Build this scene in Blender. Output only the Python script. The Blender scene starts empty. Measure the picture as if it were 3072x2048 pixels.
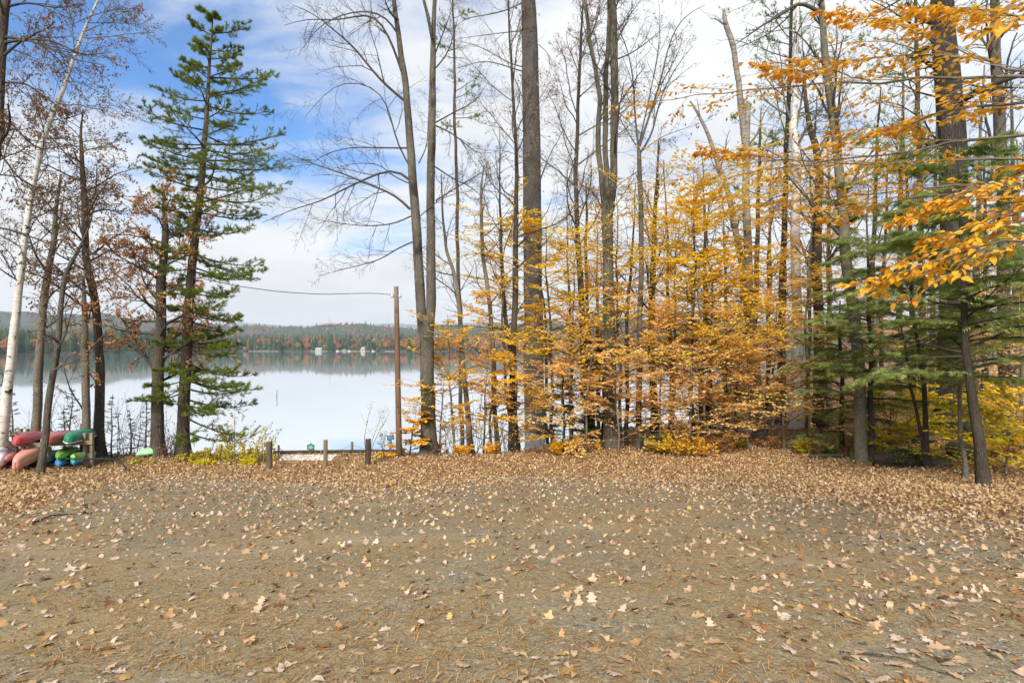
import bpy, math
import numpy as np
from mathutils import Vector, Quaternion

# ------------------------------------------------------------------ camera, sky, sun, exposure
SC = bpy.context.scene
COL = SC.collection
CZ = 6.0                                   # camera height above the lake
cam_d = bpy.data.cameras.new('camera'); cam = bpy.data.objects.new('camera', cam_d); COL.objects.link(cam)
cam.location = (0, 0, CZ); cam.rotation_euler = (math.radians(90), 0, 0)
cam_d.sensor_width = 36; cam_d.lens = 20; cam_d.shift_y = 19/3072; cam_d.clip_start = 0.05; cam_d.clip_end = 40000
SC.camera = cam

SUN_EL, SUN_AZ = math.radians(37), math.radians(196)      # azimuth clockwise from +Y: behind the camera, a little to the left
world = bpy.data.worlds.new('World'); SC.world = world; world.use_nodes = True
nt = world.node_tree; N = nt.nodes; L = nt.links
for n in list(N): N.remove(n)
out = N.new('ShaderNodeOutputWorld'); bg = N.new('ShaderNodeBackground')
bg.inputs['Strength'].default_value = 0.12
sky = N.new('ShaderNodeTexSky'); sky.sky_type = 'NISHITA'; sky.sun_disc = False
sky.sun_elevation = SUN_EL; sky.sun_rotation = SUN_AZ; sky.air_density = 1.0; sky.dust_density = 0.6; sky.ozone_density = 1.6
tc = N.new('ShaderNodeTexCoord'); sep = N.new('ShaderNodeSeparateXYZ'); L.new(tc.outputs['Generated'], sep.inputs[0])
def wm(op, a, b=None, c=None):
    m = N.new('ShaderNodeMath'); m.operation = op
    for i, v in enumerate((a, b, c)):
        if v is None: continue
        if isinstance(v, (int, float)): m.inputs[i].default_value = v
        else: L.new(v, m.inputs[i])
    return m.outputs[0]
zc = wm('ADD', wm('MAXIMUM', sep.outputs['Z'], 0.0), 0.16)
cmb = N.new('ShaderNodeCombineXYZ'); L.new(wm('DIVIDE', sep.outputs['X'], zc), cmb.inputs[0]); L.new(wm('DIVIDE', sep.outputs['Y'], zc), cmb.inputs[1])
CLOUD_OFF = (33.19, -2.15, 0.0)
def cloud_noise(scale, detail, rough, off, stretch=(1, 1, 1), dist=0.0):
    mp = N.new('ShaderNodeMapping'); mp.inputs['Location'].default_value = off; mp.inputs['Scale'].default_value = stretch
    mp.inputs['Rotation'].default_value = (0, 0, 0.6)
    L.new(cmb.outputs[0], mp.inputs[0])
    t = N.new('ShaderNodeTexNoise'); t.inputs['Scale'].default_value = scale; t.inputs['Detail'].default_value = detail
    t.inputs['Roughness'].default_value = rough; t.inputs['Distortion'].default_value = dist
    L.new(mp.outputs[0], t.inputs['Vector']); return t.outputs['Fac']
n_big = cloud_noise(0.62, 2, 0.5, CLOUD_OFF)
n_mid = cloud_noise(1.7, 7, 0.6, (3.1, 7.7, 0), (1.0, 1.7, 1), 0.35)
cov = wm('ADD', wm('MULTIPLY', n_big, 0.72), wm('MULTIPLY', n_mid, 0.42))
hz = wm('MULTIPLY', wm('SUBTRACT', 1.0, wm('MINIMUM', wm('MULTIPLY', wm('MAXIMUM', sep.outputs['Z'], 0), 2.9), 1.0)), 0.34)
cov = wm('ADD', cov, hz)
ss_ = N.new('ShaderNodeMapRange'); ss_.interpolation_type = 'SMOOTHSTEP'; L.new(cov, ss_.inputs[0])
ss_.inputs[1].default_value = 0.475; ss_.inputs[2].default_value = 0.675
shade = N.new('ShaderNodeMapRange'); L.new(cloud_noise(1.1, 5, 0.55, (1.3, 9.2, 0)), shade.inputs[0])
shade.inputs[1].default_value = 0.3; shade.inputs[2].default_value = 0.7; shade.inputs[3].default_value = 5.0; shade.inputs[4].default_value = 6.3
ccol = N.new('ShaderNodeMix'); ccol.data_type = 'RGBA'; ccol.blend_type = 'MULTIPLY'; ccol.inputs[0].default_value = 1
ccol.inputs[6].default_value = (0.955, 0.98, 1.0, 1)
cgr = N.new('ShaderNodeCombineColor')
for i in range(3): L.new(shade.outputs[0], cgr.inputs[i])
L.new(cgr.outputs[0], ccol.inputs[7])
skyb = N.new('ShaderNodeMix'); skyb.data_type = 'RGBA'; skyb.blend_type = 'MULTIPLY'; skyb.inputs[0].default_value = 1
skyb.inputs[7].default_value = (0.42, 0.82, 1.2, 1); L.new(sky.outputs[0], skyb.inputs[6])
mx = N.new('ShaderNodeMix'); mx.data_type = 'RGBA'
L.new(ss_.outputs[0], mx.inputs[0]); L.new(skyb.outputs[2], mx.inputs[6]); L.new(ccol.outputs[2], mx.inputs[7])
L.new(mx.outputs[2], bg.inputs[0]); L.new(bg.outputs[0], out.inputs[0])

sun_d = bpy.data.lights.new('sun', 'SUN'); sun_d.energy = 4.3; sun_d.angle = math.radians(18); sun_d.color = (1.0, 0.94, 0.85)
sun = bpy.data.objects.new('sun', sun_d); COL.objects.link(sun)
sd = Vector((math.sin(SUN_AZ)*math.cos(SUN_EL), math.cos(SUN_AZ)*math.cos(SUN_EL), math.sin(SUN_EL)))
sun.rotation_euler = sd.to_track_quat('Z', 'Y').to_euler(); sun.location = (0, -20, 40)

SC.view_settings.view_transform = 'Standard'; SC.view_settings.look = 'None'; SC.view_settings.exposure = 0.60; SC.view_settings.gamma = 1
SC.render.engine = 'CYCLES'
SC.cycles.max_bounces = 6; SC.cycles.diffuse_bounces = 3; SC.cycles.glossy_bounces = 3; SC.cycles.transmission_bounces = 4
SC.cycles.transparent_max_bounces = 6; SC.cycles.volume_bounces = 0
SC.cycles.caustics_reflective = False; SC.cycles.caustics_refractive = False
SC.cycles.use_denoising = True

# ------------------------------------------------------------------ numeric helpers
FV, HX, HY = 1306.67, 1176.0, 798.55      # photograph measured on a 2352-pixel-wide copy
def W(x, y, Y): return np.array([(x-HX)/FV*Y, Y, CZ-(y-HY)/FV*Y], float)
def ss(a, b, v):
    t = np.clip((np.asarray(v, float)-a)/(b-a), 0, 1); return t*t*(3-2*t)
_rn = np.random.default_rng(5)
_wv = [(_rn.normal(size=2), _rn.uniform(0, 6.28)) for _ in range(10)]
def wav(x, y, f):
    s = 0
    for (d, p) in _wv: s = s+np.sin((x*d[0]+y*d[1])*f+p)
    return s/4.5
def ground(x, y):
    x = np.asarray(x, float); y = np.asarray(y, float)
    a = 1.195+0.15*np.maximum(y, 0); b = 3.80; k = 0.55
    h = np.clip(0.5+0.5*(b-a)/k, 0, 1); d = b*(1-h)+a*h-k*h*(1-h)
    rise = 0.95*ss(10.5, 18, x)*ss(13.5, 21, y)+1.3*ss(17, 34, x)*ss(12, 30, y)
    crest = 19.9+7.1*ss(-1, 6, x)+3*ss(6, 12, x)+22*ss(12, 20, x)
    drop = 3.4*ss(0, 9, y-crest)
    return CZ-d+rise-drop+0.02*wav(x, y, 0.9)+0.008*wav(y, x, 3.1)
def G1(x, y): return float(ground(np.array([x]), np.array([y]))[0])
def base(xv, yv):
    ys = np.arange(2.2, 44, 0.02); p = CZ-(yv-HY)/FV*ys
    g = ground((xv-HX)/FV*ys, ys); i = np.argmax(p <= g)
    if p[i] > g[i]: i = len(ys)-1
    Y = ys[i]; x = (xv-HX)/FV*Y
    return np.array([x, Y, G1(x, Y)])
def at(xv, Y): x = (xv-HX)/FV*Y; return np.array([x, Y, G1(x, Y)])
def norm(v): return v/np.maximum(np.linalg.norm(v, axis=-1, keepdims=True), 1e-9)

class Geo:
    def __init__(s): s.v = []; s.f = []; s.t = []; s.n = 0
    def add(s, v, f, tint=None):
        v = np.asarray(v, float).reshape(-1, 3); s.v.append(v)
        if isinstance(f, list):
            for k in sorted({len(q) for q in f}): s.f.append(np.array([q for q in f if len(q) == k])+s.n)
        else: s.f.append(f+s.n)
        s.t.append(np.full(len(v), 0.5) if tint is None else np.broadcast_to(tint, (len(v),)).astype(float)); s.n += len(v)
    def mesh(s, name, origin=(0, 0, 0), smooth=True):
        me = bpy.data.meshes.new(name)
        v = np.concatenate(s.v)-np.asarray(origin, float)
        me.vertices.add(len(v)); me.vertices.foreach_set('co', v.astype(np.float32).ravel())
        tot = np.concatenate([np.full(len(f), f.shape[1]) for f in s.f]); lp = np.concatenate([f.ravel() for f in s.f])
        st = np.concatenate([[0], np.cumsum(tot)[:-1]])
        me.loops.add(len(lp)); me.loops.foreach_set('vertex_index', lp.astype(np.int32))
        me.polygons.add(len(tot)); me.polygons.foreach_set('loop_start', st.astype(np.int32))
        me.polygons.foreach_set('use_smooth', np.full(len(tot), smooth, bool))
        a = me.attributes.new('tint', 'FLOAT', 'POINT'); a.data.foreach_set('value', np.concatenate(s.t).astype(np.float32))
        me.update(calc_edges=True); return me

def tag(o, label=None, cat=None, group=None, kind=None):
    if label: o['label'] = label
    if cat: o['category'] = cat
    if group: o['group'] = group
    if kind: o['kind'] = kind
    return o
def link(name, me, mat=None, parent=None, loc=(0, 0, 0)):
    o = bpy.data.objects.new(name, me); COL.objects.link(o); o.location = loc
    if parent is not None: o.parent = parent; o.location = (0, 0, 0)
    if mat is not None and me is not None:
        me.materials.clear(); me.materials.append(mat)
    return o
def root(name, loc, label, cat, group=None):
    o = bpy.data.objects.new(name, None); COL.objects.link(o); o.location = tuple(loc); o.empty_display_size = 0.2
    return tag(o, label, cat, group)

def tubes(P, R, s):
    """P (N,n,3) polylines, R (N,n) radii -> vertices and quads"""
    Nn, n, _ = P.shape
    T = norm(np.gradient(P, axis=1)); m = norm(T.mean(1))
    ref = np.where(np.abs(m[:, 2:3]) > 0.75, np.array([[1.0, 0.05, 0]]), np.array([[0.02, 0.05, 1.0]]))[:, None, :]
    U = norm(np.cross(T, np.broadcast_to(ref, T.shape))); V = np.cross(T, U)
    a = np.linspace(0, 2*np.pi, s, endpoint=False)
    v = P[:, :, None, :]+R[:, :, None, None]*(np.cos(a)[None, None, :, None]*U[:, :, None, :]+np.sin(a)[None, None, :, None]*V[:, :, None, :])
    i = np.arange(n-1)[:, None]; j = np.arange(s)[None, :]
    q = np.stack([i*s+j, i*s+(j+1) % s, (i+1)*s+(j+1) % s, (i+1)*s+j], -1).reshape(-1, 4)
    f = (q[None]+(np.arange(Nn)*n*s)[:, None, None]).reshape(-1, 4)
    return v.reshape(-1, 3), f

def spawn(P, R, own, k, t0, t1, ang, angsd, lf, n, wig, trop, rf, rng, flat=0.0, taper=0.55, lsd=0.2, rmin=0.002, lmin=0.0):
    Nn, m, _ = P.shape
    T = t0+(t1-t0)*(np.arange(k)[None, :]+rng.random((Nn, k)))/k
    x = np.clip(T*(m-1), 0, m-1.001); i = x.astype(int); f = (x-i)[..., None]
    I = np.arange(Nn)[:, None]
    pos = P[I, i]*(1-f)+P[I, i+1]*f; tan = norm(P[I, i+1]-P[I, i])
    rad = R[I, i]*(1-f[..., 0])+R[I, i+1]*f[..., 0]
    pl = np.linalg.norm(np.diff(P, axis=1), axis=2).sum(1)[:, None]
    rv = rng.normal(size=tan.shape); perp = norm(rv-(rv*tan).sum(-1, keepdims=True)*tan)
    if flat > 0:
        side = norm(np.cross(tan, np.array([0, 0, 1.0]))+1e-6)*np.where((np.arange(k)+rng.integers(0, 2)) % 2 == 0, 1, -1)[None, :, None]
        perp = norm(perp*(1-flat)+side*flat)
    a = rng.normal(ang, angsd, size=T.shape)[..., None]
    d = norm(np.cos(a)*tan+np.sin(a)*perp)
    Ln = np.maximum(pl*lf*(1-taper*(T-t0)/max(t1-t0, 1e-3)), lmin)*np.exp(rng.normal(0, lsd, T.shape))
    pts = [pos]
    for _ in range(n-1):
        d = norm(d+rng.normal(0, wig, d.shape)+np.array([0, 0, trop])); pts.append(pts[-1]+d*(Ln/(n-1))[..., None])
    Q = np.stack(pts, 2).reshape(Nn*k, n, 3)
    r0 = np.maximum(rad*rf, rmin).reshape(-1)
    RR = np.maximum(r0[:, None]*np.linspace(1, 0.3, n)[None, :], rmin*0.6)
    return Q, RR, np.repeat(own, k)

def along(P, m, t0, t1, rng):
    Nn, n, _ = P.shape
    T = t0+(t1-t0)*(np.arange(m)[None]+rng.random((Nn, m)))/m
    x = np.clip(T*(n-1), 0, n-1.001); i = x.astype(int); f = (x-i)[..., None]; I = np.arange(Nn)[:, None]
    p = P[I, i]*(1-f)+P[I, i+1]*f; t = norm(P[I, i+1]-P[I, i])
    return p.reshape(-1, 3), t.reshape(-1, 3)

def place(geo, tv, tf, pos, d, nrm, size, tint, wid=1.0):
    d = norm(d); nrm = norm(nrm-(nrm*d).sum(-1, keepdims=True)*d); s = np.cross(nrm, d)
    size = np.broadcast_to(size, (len(pos),))
    wid = np.broadcast_to(wid, (len(pos),))
    v = pos[:, None, :]+size[:, None, None]*(tv[None, :, 0:1]*d[:, None, :]+(wid[:, None, None]*tv[None, :, 1:2])*s[:, None, :]+tv[None, :, 2:3]*nrm[:, None, :])
    f = (tf[None]+(np.arange(len(pos))*len(tv))[:, None, None]).reshape(-1, tf.shape[1])
    geo.add(v.reshape(-1, 3), f, np.repeat(np.clip(tint, 0, 1), len(tv)))

# leaf outlines: along, across, out of plane
LEAF4 = (np.array([[0, 0, 0], [.48, -.29, .07], [1, 0, -.03], [.48, .29, .07]], float), np.array([[0, 1, 2], [0, 2, 3]]))
_l8 = np.array([[-.14, 0, .02], [.0, 0, 0], [.28, -.24, .07], [.62, -.23, .05], [1, 0, -.08], [.62, .23, .05], [.28, .24, .07], [.3, 0, -.0], [.64, 0, -.02]], float)
LEAF8 = (_l8, np.array([[1, 2, 7], [2, 3, 8], [2, 8, 7], [3, 4, 8], [4, 5, 8], [5, 6, 7], [5, 7, 8], [6, 1, 7], [0, 1, 7]]))
def lobed(seed, lobes=4, depth=.45, curl=.3):
    r = np.random.default_rng(seed); top = []; m = lobes*2+1
    for i in range(m):
        x = (i+.5)/m; w = .36*math.sin(math.pi*min(x*.9+.08, 1))*(1 if i % 2 == 0 else 1-depth)
        top.append((x+r.uniform(-.02, .02), w*r.uniform(.85, 1.15)))
    mid = [(0, 0)]+[(t[0], 0) for t in top]+[(1.03, 0)]
    V = [(x, 0) for x, _ in mid]; nM = len(V)
    V += [(x, w) for x, w in top]+[(x, -w*r.uniform(.85, 1.1)) for x, w in top]
    V = np.array(V); c1, c2, c3 = r.uniform(-.25, curl), r.uniform(-.5, 1.2), r.uniform(-.4, .4)
    z = .55*(c1*np.sin(V[:, 0]*3.0)*.5+c2*V[:, 1]**2*1.6+c3*V[:, 0]*V[:, 1])+r.normal(0, .014, len(V))
    F = []
    for i in range(m):
        F += [[1+i, 2+i, nM+i]] if i == m-1 else [[1+i, 2+i, nM+i+1], [1+i, nM+i+1, nM+i]]
        F += [[2+i, 1+i, nM+m+i]] if i == m-1 else [[2+i, 1+i, nM+m+i+1], [1+i, nM+m+i, nM+m+i+1]]
    F += [[0, 1, nM], [1, 0, nM+m]]
    z = z-z.min()
    return np.c_[V-np.array([.5, 0]), z], np.array(F)
def ovate(seed):
    r = np.random.default_rng(seed); v = _l8.copy(); v[:, 0] -= .5
    c1, c2 = r.uniform(-.3, .5), r.uniform(-.3, 1.6)
    v[:, 2] = c1*np.sin((v[:, 0]+.5)*3)*.5+c2*v[:, 1]**2+r.normal(0, .02, len(v)); v[:, 2] -= v[:, 2].min()
    return v, LEAF8[1]
def maple(seed):
    r = np.random.default_rng(seed); pts = []
    for a, rr in ((-90, .12), (-62, .34), (-40, .25), (-8, .5), (10, .3), (30, .42), (55, .27), (90, .62), (125, .27), (150, .42), (170, .3), (188, .5), (220, .25), (242, .34)):
        a2 = math.radians(a+r.uniform(-4, 4)); rr *= r.uniform(.88, 1.12); pts.append((math.sin(a2)*rr*1.0, math.cos(a2)*rr))
    V = np.array([(0, 0)]+pts); c = r.uniform(-.6, 1.2, 3)
    z = .6*(c[0]*V[:, 0]**2+c[1]*V[:, 1]**2+c[2]*.4*V[:, 0]*V[:, 1])+r.normal(0, .03, len(V)); z -= z.min()
    n = len(pts); return np.c_[V, z], np.array([[0, 1+i, 1+(i+1) % n] for i in range(n)])
def blades(seed, n, spread, w):
    r = np.random.default_rng(seed); V = []; F = []
    for i in range(n):
        d = np.array([1, r.normal(0, spread), r.normal(0, spread)]); d /= np.linalg.norm(d); l = r.uniform(.75, 1.1)
        s = np.cross(d, r.normal(size=3)); s = s/np.linalg.norm(s)*w; o = np.array([r.uniform(-.25, .1), 0, 0])
        V += [o-s*.7, o+s*.7, o+d*l]; F.append([3*i, 3*i+1, 3*i+2])
    return np.array(V), np.array(F)
TUFT = [blades(i, 6, .62, .078) for i in range(5)]
def feather(n=3):
    V = [[0, -.03, 0], [1, 0, -.05], [0, .03, 0]]; F = [[0, 1, 2]]
    for i in range(n):
        for s in (-1, 1):
            x = .05+.78*i/n; l = .48*(1-.5*i/n); b = len(V)
            V += [[x, 0, 0], [x+.13, s*.02, 0], [x+l*.66, s*l*.85, -.06*l]]; F.append([b, b+1, b+2])
    return np.array(V, float), np.array(F)
FEATHER = feather()

# ------------------------------------------------------------------ materials
def mat(name):
    m = bpy.data.materials.new(name); m.use_nodes = True; t = m.node_tree; t.nodes.clear()
    o = t.nodes.new('ShaderNodeOutputMaterial'); return m, t, o
class NT:
    def __init__(s, t): s.t = t
    def n(s, typ, **kw):
        x = s.t.nodes.new(typ)
        for k, v in kw.items(): setattr(x, k, v)
        return x
    def l(s, a, b): s.t.links.new(a, b)
    def coord(s, scale=(1, 1, 1), which='Object', loc=(0, 0, 0)):
        c = s.n('ShaderNodeTexCoord'); m = s.n('ShaderNodeMapping'); m.inputs['Scale'].default_value = scale; m.inputs['Location'].default_value = loc
        s.l(c.outputs[which], m.inputs[0]); return m.outputs[0]
    def noise(s, vec, scale, detail=4, rough=.6, dist=0):
        x = s.n('ShaderNodeTexNoise'); x.inputs['Scale'].default_value = scale; x.inputs['Detail'].default_value = detail
        x.inputs['Roughness'].default_value = rough; x.inputs['Distortion'].default_value = dist; s.l(vec, x.inputs['Vector']); return x.outputs['Fac']
    def voro(s, vec, scale, feat='F1', out='Distance'):
        x = s.n('ShaderNodeTexVoronoi', feature=feat); x.inputs['Scale'].default_value = scale; s.l(vec, x.inputs['Vector']); return x.outputs[out]
    def ramp(s, fac, stops):
        r = s.n('ShaderNodeValToRGB'); e = r.color_ramp.elements
        while len(e) < len(stops): e.new(.5)
        for q, (p, c) in zip(e, stops): q.position = p; q.color = (*c, 1)
        s.l(fac, r.inputs[0]); return r.outputs[0]
    def mix(s, fac, a, b, mode='MIX'):
        x = s.n('ShaderNodeMix', data_type='RGBA', blend_type=mode)
        for i, v in ((0, fac), (6, a), (7, b)):
            if isinstance(v, (int, float)): x.inputs[i].default_value = v
            elif isinstance(v, tuple): x.inputs[i].default_value = (*v, 1)
            else: s.l(v, x.inputs[i])
        return x.outputs[2]
    def math(s, op, a, b=0.0):
        x = s.n('ShaderNodeMath', operation=op)
        for i, v in ((0, a), (1, b)):
            if isinstance(v, (int, float)): x.inputs[i].default_value = v
            else: s.l(v, x.inputs[i])
        return x.outputs[0]
    def rng(s, v, a, b, c=0, d=1):
        x = s.n('ShaderNodeMapRange'); s.l(v, x.inputs[0])
        for i, q in enumerate((a, b, c, d)): x.inputs[i+1].default_value = q
        return x.outputs[0]
    def bump(s, h, strength, dist):
        b = s.n('ShaderNodeBump'); b.inputs['Strength'].default_value = strength; b.inputs['Distance'].default_value = dist
        s.l(h, b.inputs['Height']); return b.outputs[0]
    def bsdf(s, color, rough=.8, normal=None, spec=.3, metal=0):
        p = s.n('ShaderNodeBsdfPrincipled')
        if isinstance(color, tuple): p.inputs['Base Color'].default_value = (*color, 1)
        else: s.l(color, p.inputs['Base Color'])
        if isinstance(rough, (int, float)): p.inputs['Roughness'].default_value = rough
        else: s.l(rough, p.inputs['Roughness'])
        p.inputs['Specular IOR Level'].default_value = spec; p.inputs['Metallic'].default_value = metal
        if normal is not None: s.l(normal, p.inputs['Normal'])
        return p.outputs[0]

def bark(name, dark, light, sc=(9, 9, 1.6), bumpd=.03, lichen=None, patches=None, strength=.9):
    m, t, o = mat(name); n = NT(t)
    c = n.coord(sc); c2 = n.coord((1, 1, .55))
    ridge = n.noise(c, 2.2, 5, .65, .6); fine = n.noise(n.coord((30, 30, 9)), 3, 3, .6); cell = n.voro(c, 2.0, 'DISTANCE_TO_EDGE')
    h = n.math('ADD', n.math('MULTIPLY', ridge, .8), n.math('MULTIPLY', n.rng(cell, 0, .25), .5))
    col = n.ramp(n.math('ADD', n.math('MULTIPLY', h, .62), n.math('MULTIPLY', fine, .3)), [(.28, dark), (.62, tuple((a+b)/2 for a, b in zip(dark, light))), (.95, light)])
    big = n.noise(c2, 1.3, 3, .6)
    col = n.mix(n.rng(big, .35, .7, 0, .5), col, tuple(min(1, x*1.35) for x in light))
    if lichen: col = n.mix(n.rng(n.noise(n.coord((1, 1, .6)), 4.0, 5, .7), .56, .68, 0, .75), col, lichen)
    if patches: col = n.mix(n.rng(n.noise(n.coord((1, 1, .35)), 2.3, 4, .7), .56, .64, 0, .85), col, patches)
    hh = n.math('ADD', h, n.math('MULTIPLY', fine, .3))
    n.l(n.bsdf(col, .9, n.bump(hh, strength, bumpd), .15), o.inputs[0]); return m
B_PINE = bark('pine_bark', (.02, .0155, .013), (.115, .095, .08), (7, 7, 1.5), .05, (.10, .105, .075))
B_OLDPINE = bark('old_pine_bark', (.012, .010, .008), (.075, .062, .05), (7, 7, 1.5), .06, (.07, .08, .045))
B_WHITEPINE = bark('white_pine_bark', (.022, .017, .013), (.12, .09, .065), (8, 8, 1.6), .04, (.12, .13, .08))
B_SHAG = bark('shaggy_maple_bark', (.012, .010, .007), (.20, .17, .12), (11, 11, 1.1), .07, (.2, .2, .13), strength=1.0)
B_MAPLE = bark('grey_maple_bark', (.022, .018, .014), (.15, .13, .098), (13, 13, 2.0), .025, (.19, .2, .12), (.03, .024, .018))
B_SMOOTH = bark('smooth_grey_bark', (.055, .047, .034), (.19, .165, .12), (5, 5, 4), .008, (.2, .21, .13), (.1, .085, .06), .5)
B_DARK = bark('dark_bark', (.018, .014, .01), (.085, .068, .05), (13, 13, 2.5), .02, (.08, .085, .05))
B_OAK = bark('oak_bark', (.025, .02, .014), (.135, .108, .08), (13, 13, 1.8), .035, (.15, .15, .09))
B_TWIG = bark('twig_bark', (.03, .025, .021), (.10, .087, .073), (20, 20, 6), .004)
B_DEADTWIG = bark('grey_limb_bark', (.06, .05, .042), (.19, .165, .14), (20, 20, 5), .006)
def birch_bark():
    m, t, o = mat('birch_bark'); n = NT(t)
    lent = n.noise(n.coord((3.2, 3.2, 34)), 1.6, 3, .6, .2); pat = n.noise(n.coord((3.5, 3.5, 4.2)), 1.3, 4, .6, .4)
    col = n.ramp(n.noise(n.coord((1.5, 1.5, 2.5)), 2, 4), [(.3, (.46, .43, .37)), (.7, (.68, .65, .59))])
    col = n.mix(n.rng(lent, .60, .66), col, (.06, .05, .045)); col = n.mix(n.rng(pat, .60, .66), col, (.03, .026, .022))
    n.l(n.bsdf(col, .65, n.bump(lent, .4, .01), .25), o.inputs[0]); return m
B_BIRCH = birch_bark()
def grey_birch():
    m, t, o = mat('grey_birch_bark'); n = NT(t)
    lent = n.noise(n.coord((2.2, 2.2, 26)), 1.8, 4, .65, .3); pat = n.noise(n.coord((2.5, 2.5, 3)), 1.6, 4, .6, .4)
    col = n.ramp(n.noise(n.coord((1.5, 1.5, 3)), 2.5, 4), [(.3, (.14, .12, .095)), (.7, (.32, .28, .23))])
    col = n.mix(n.rng(lent, .53, .62, 0, .9), col, (.07, .055, .045)); col = n.mix(n.rng(pat, .58, .68), col, (.03, .025, .02))
    n.l(n.bsdf(col, .75, n.bump(lent, .6, .015), .2), o.inputs[0]); return m
B_GBIRCH = grey_birch()

def leafmat(name, stops, trans=.45, rough=.55, spec=.25, blotch=None):
    m, t, o = mat(name); n = NT(t)
    a = n.n('ShaderNodeAttribute', attribute_name='tint'); c = n.ramp(a.outputs['Fac'], stops)
    oi = n.noise(n.coord((1, 1, 1)), 1.1, 2); c = n.mix(n.rng(oi, .35, .65, 0, .3), c, n.mix(1.0, c, (.86, .76, .66), 'MULTIPLY'))
    if blotch: c = n.mix(n.rng(n.noise(n.coord((1, 1, 1)), 38, 4, .7), .54, .70, 0, .8), c, blotch); c = n.mix(n.rng(n.noise(n.coord((1, 1, 1), loc=(4, 2, 7)), 9, 2), .55, .75, 0, .5), c, (.70, .30, .02))
    p = n.bsdf(c, rough, None, spec); tr = n.n('ShaderNodeBsdfTranslucent'); n.l(c, tr.inputs[0])
    mx = n.n('ShaderNodeMixShader'); mx.inputs[0].default_value = trans; n.l(p, mx.inputs[1]); n.l(tr.outputs[0], mx.inputs[2])
    n.l(mx.outputs[0], o.inputs[0]); return m
LM = {
 'gold': leafmat('golden_leaf', [(0, (.84, .48, .03)), (.35, (.94, .64, .03)), (.75, (.96, .72, .05)), (1, (.95, .78, .18))], .5, .6, .1),
 'orange': leafmat('orange_leaf', [(0, (.78, .42, .05)), (.4, (.94, .58, .06)), (.8, (.96, .66, .09)), (1, (.95, .74, .2))], .5, .6, .1),
 'peach': leafmat('peach_leaf', [(0, (.86, .50, .14)), (.4, (.96, .65, .22)), (.8, (.97, .72, .31)), (1, (.97, .80, .46))], .5, .6, .1),
 'near': leafmat('near_beech_leaf', [(0, (.55, .20, .014)), (.35, (.78, .37, .018)), (.7, (.87, .48, .025)), (.93, (.90, .56, .06)), (1, (.88, .64, .36))], .42, .45, .3, (.40, .15, .02)),
 'brown': leafmat('oak_brown_leaf', [(0, (.28, .12, .045)), (.4, (.52, .25, .09)), (.8, (.68, .37, .15)), (1, (.74, .48, .22))], .4),
 'oakdark': leafmat('dry_oak_leaf', [(0, (.07, .035, .018)), (.4, (.20, .095, .04)), (.8, (.38, .19, .07)), (1, (.56, .32, .11))], .35),
 'darkleaf': leafmat('withered_leaf', [(0, (.08, .05, .03)), (.5, (.20, .115, .055)), (.85, (.42, .21, .07)), (1, (.62, .38, .06))], .3),
 'lime': leafmat('yellow_green_leaf', [(0, (.42, .36, .03)), (.4, (.70, .60, .03)), (.75, (.88, .74, .04)), (1, (.95, .76, .06))], .5),
 'bush': leafmat('bank_shrub_leaf', [(0, (.36, .15, .05)), (.3, (.50, .36, .05)), (.6, (.58, .56, .07)), (.85, (.82, .68, .06)), (1, (.26, .38, .06))], .5),
 'green': leafmat('small_green_leaf', [(0, (.06, .10, .025)), (.6, (.20, .25, .05)), (1, (.46, .42, .08))]),
 'pine': leafmat('pine_needle', [(0, (.08, .12, .02)), (.5, (.20, .26, .04)), (.85, (.30, .33, .065)), (1, (.42, .40, .10))], .4, .7, .03),
 'hemlock': leafmat('hemlock_needle', [(0, (.13, .18, .05)), (.5, (.26, .33, .085)), (.85, (.40, .45, .13)), (1, (.52, .54, .17))], .45, .7, .03),
 'fir': leafmat('young_fir_needle', [(0, (.03, .06, .035)), (.6, (.07, .115, .06)), (1, (.13, .17, .08))], .3, .5),
}
def litter_mat(name, stops):
    m, t, o = mat(name); n = NT(t)
    a = n.n('ShaderNodeAttribute', attribute_name='tint')
    oi = n.n('ShaderNodeObjectInfo')
    sr_ = n.n('ShaderNodeSeparateColor'); n.l(oi.outputs['Color'], sr_.inputs[0]); f = n.math('FRACT', n.math('ADD', a.outputs['Fac'], sr_.outputs[0]))
    c = n.ramp(f, stops)
    v = n.noise(n.coord((1, 1, 1)), 55, 3); c = n.mix(n.rng(v, .35, .7, 0, .45), c, n.mix(1.0, c, (.62, .55, .5), 'MULTIPLY'))
    p = n.bsdf(c, .7, n.bump(v, .5, .004), .2); tr = n.n('ShaderNodeBsdfTranslucent'); n.l(c, tr.inputs[0])
    mx = n.n('ShaderNodeMixShader'); mx.inputs[0].default_value = .15; n.l(p, mx.inputs[1]); n.l(tr.outputs[0], mx.inputs[2]); n.l(mx.outputs[0], o.inputs[0]); return m
M_LITTER = litter_mat('leaf_litter_surface', [(0, (.09, .05, .025)), (.10, (.24, .135, .06)), (.24, (.43, .26, .11)), (.42, (.55, .36, .17)), (.58, (.65, .47, .27)), (.68, (.46, .27, .10)), (.80, (.70, .55, .38)), (.88, (.34, .26, .12)), (.95, (.56, .36, .09)), (1, (.48, .40, .33))])
M_SCATTER = litter_mat('fallen_leaf_surface', [(0, (.12, .055, .025)), (.10, (.30, .14, .055)), (.20, (.52, .30, .14)), (.34, (.54, .36, .20)), (.50, (.60, .44, .30)), (.62, (.62, .48, .37)), (.74, (.50, .28, .10)), (.84, (.66, .53, .41)), (.93, (.62, .36, .09)), (1, (.58, .50, .46))])
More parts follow.
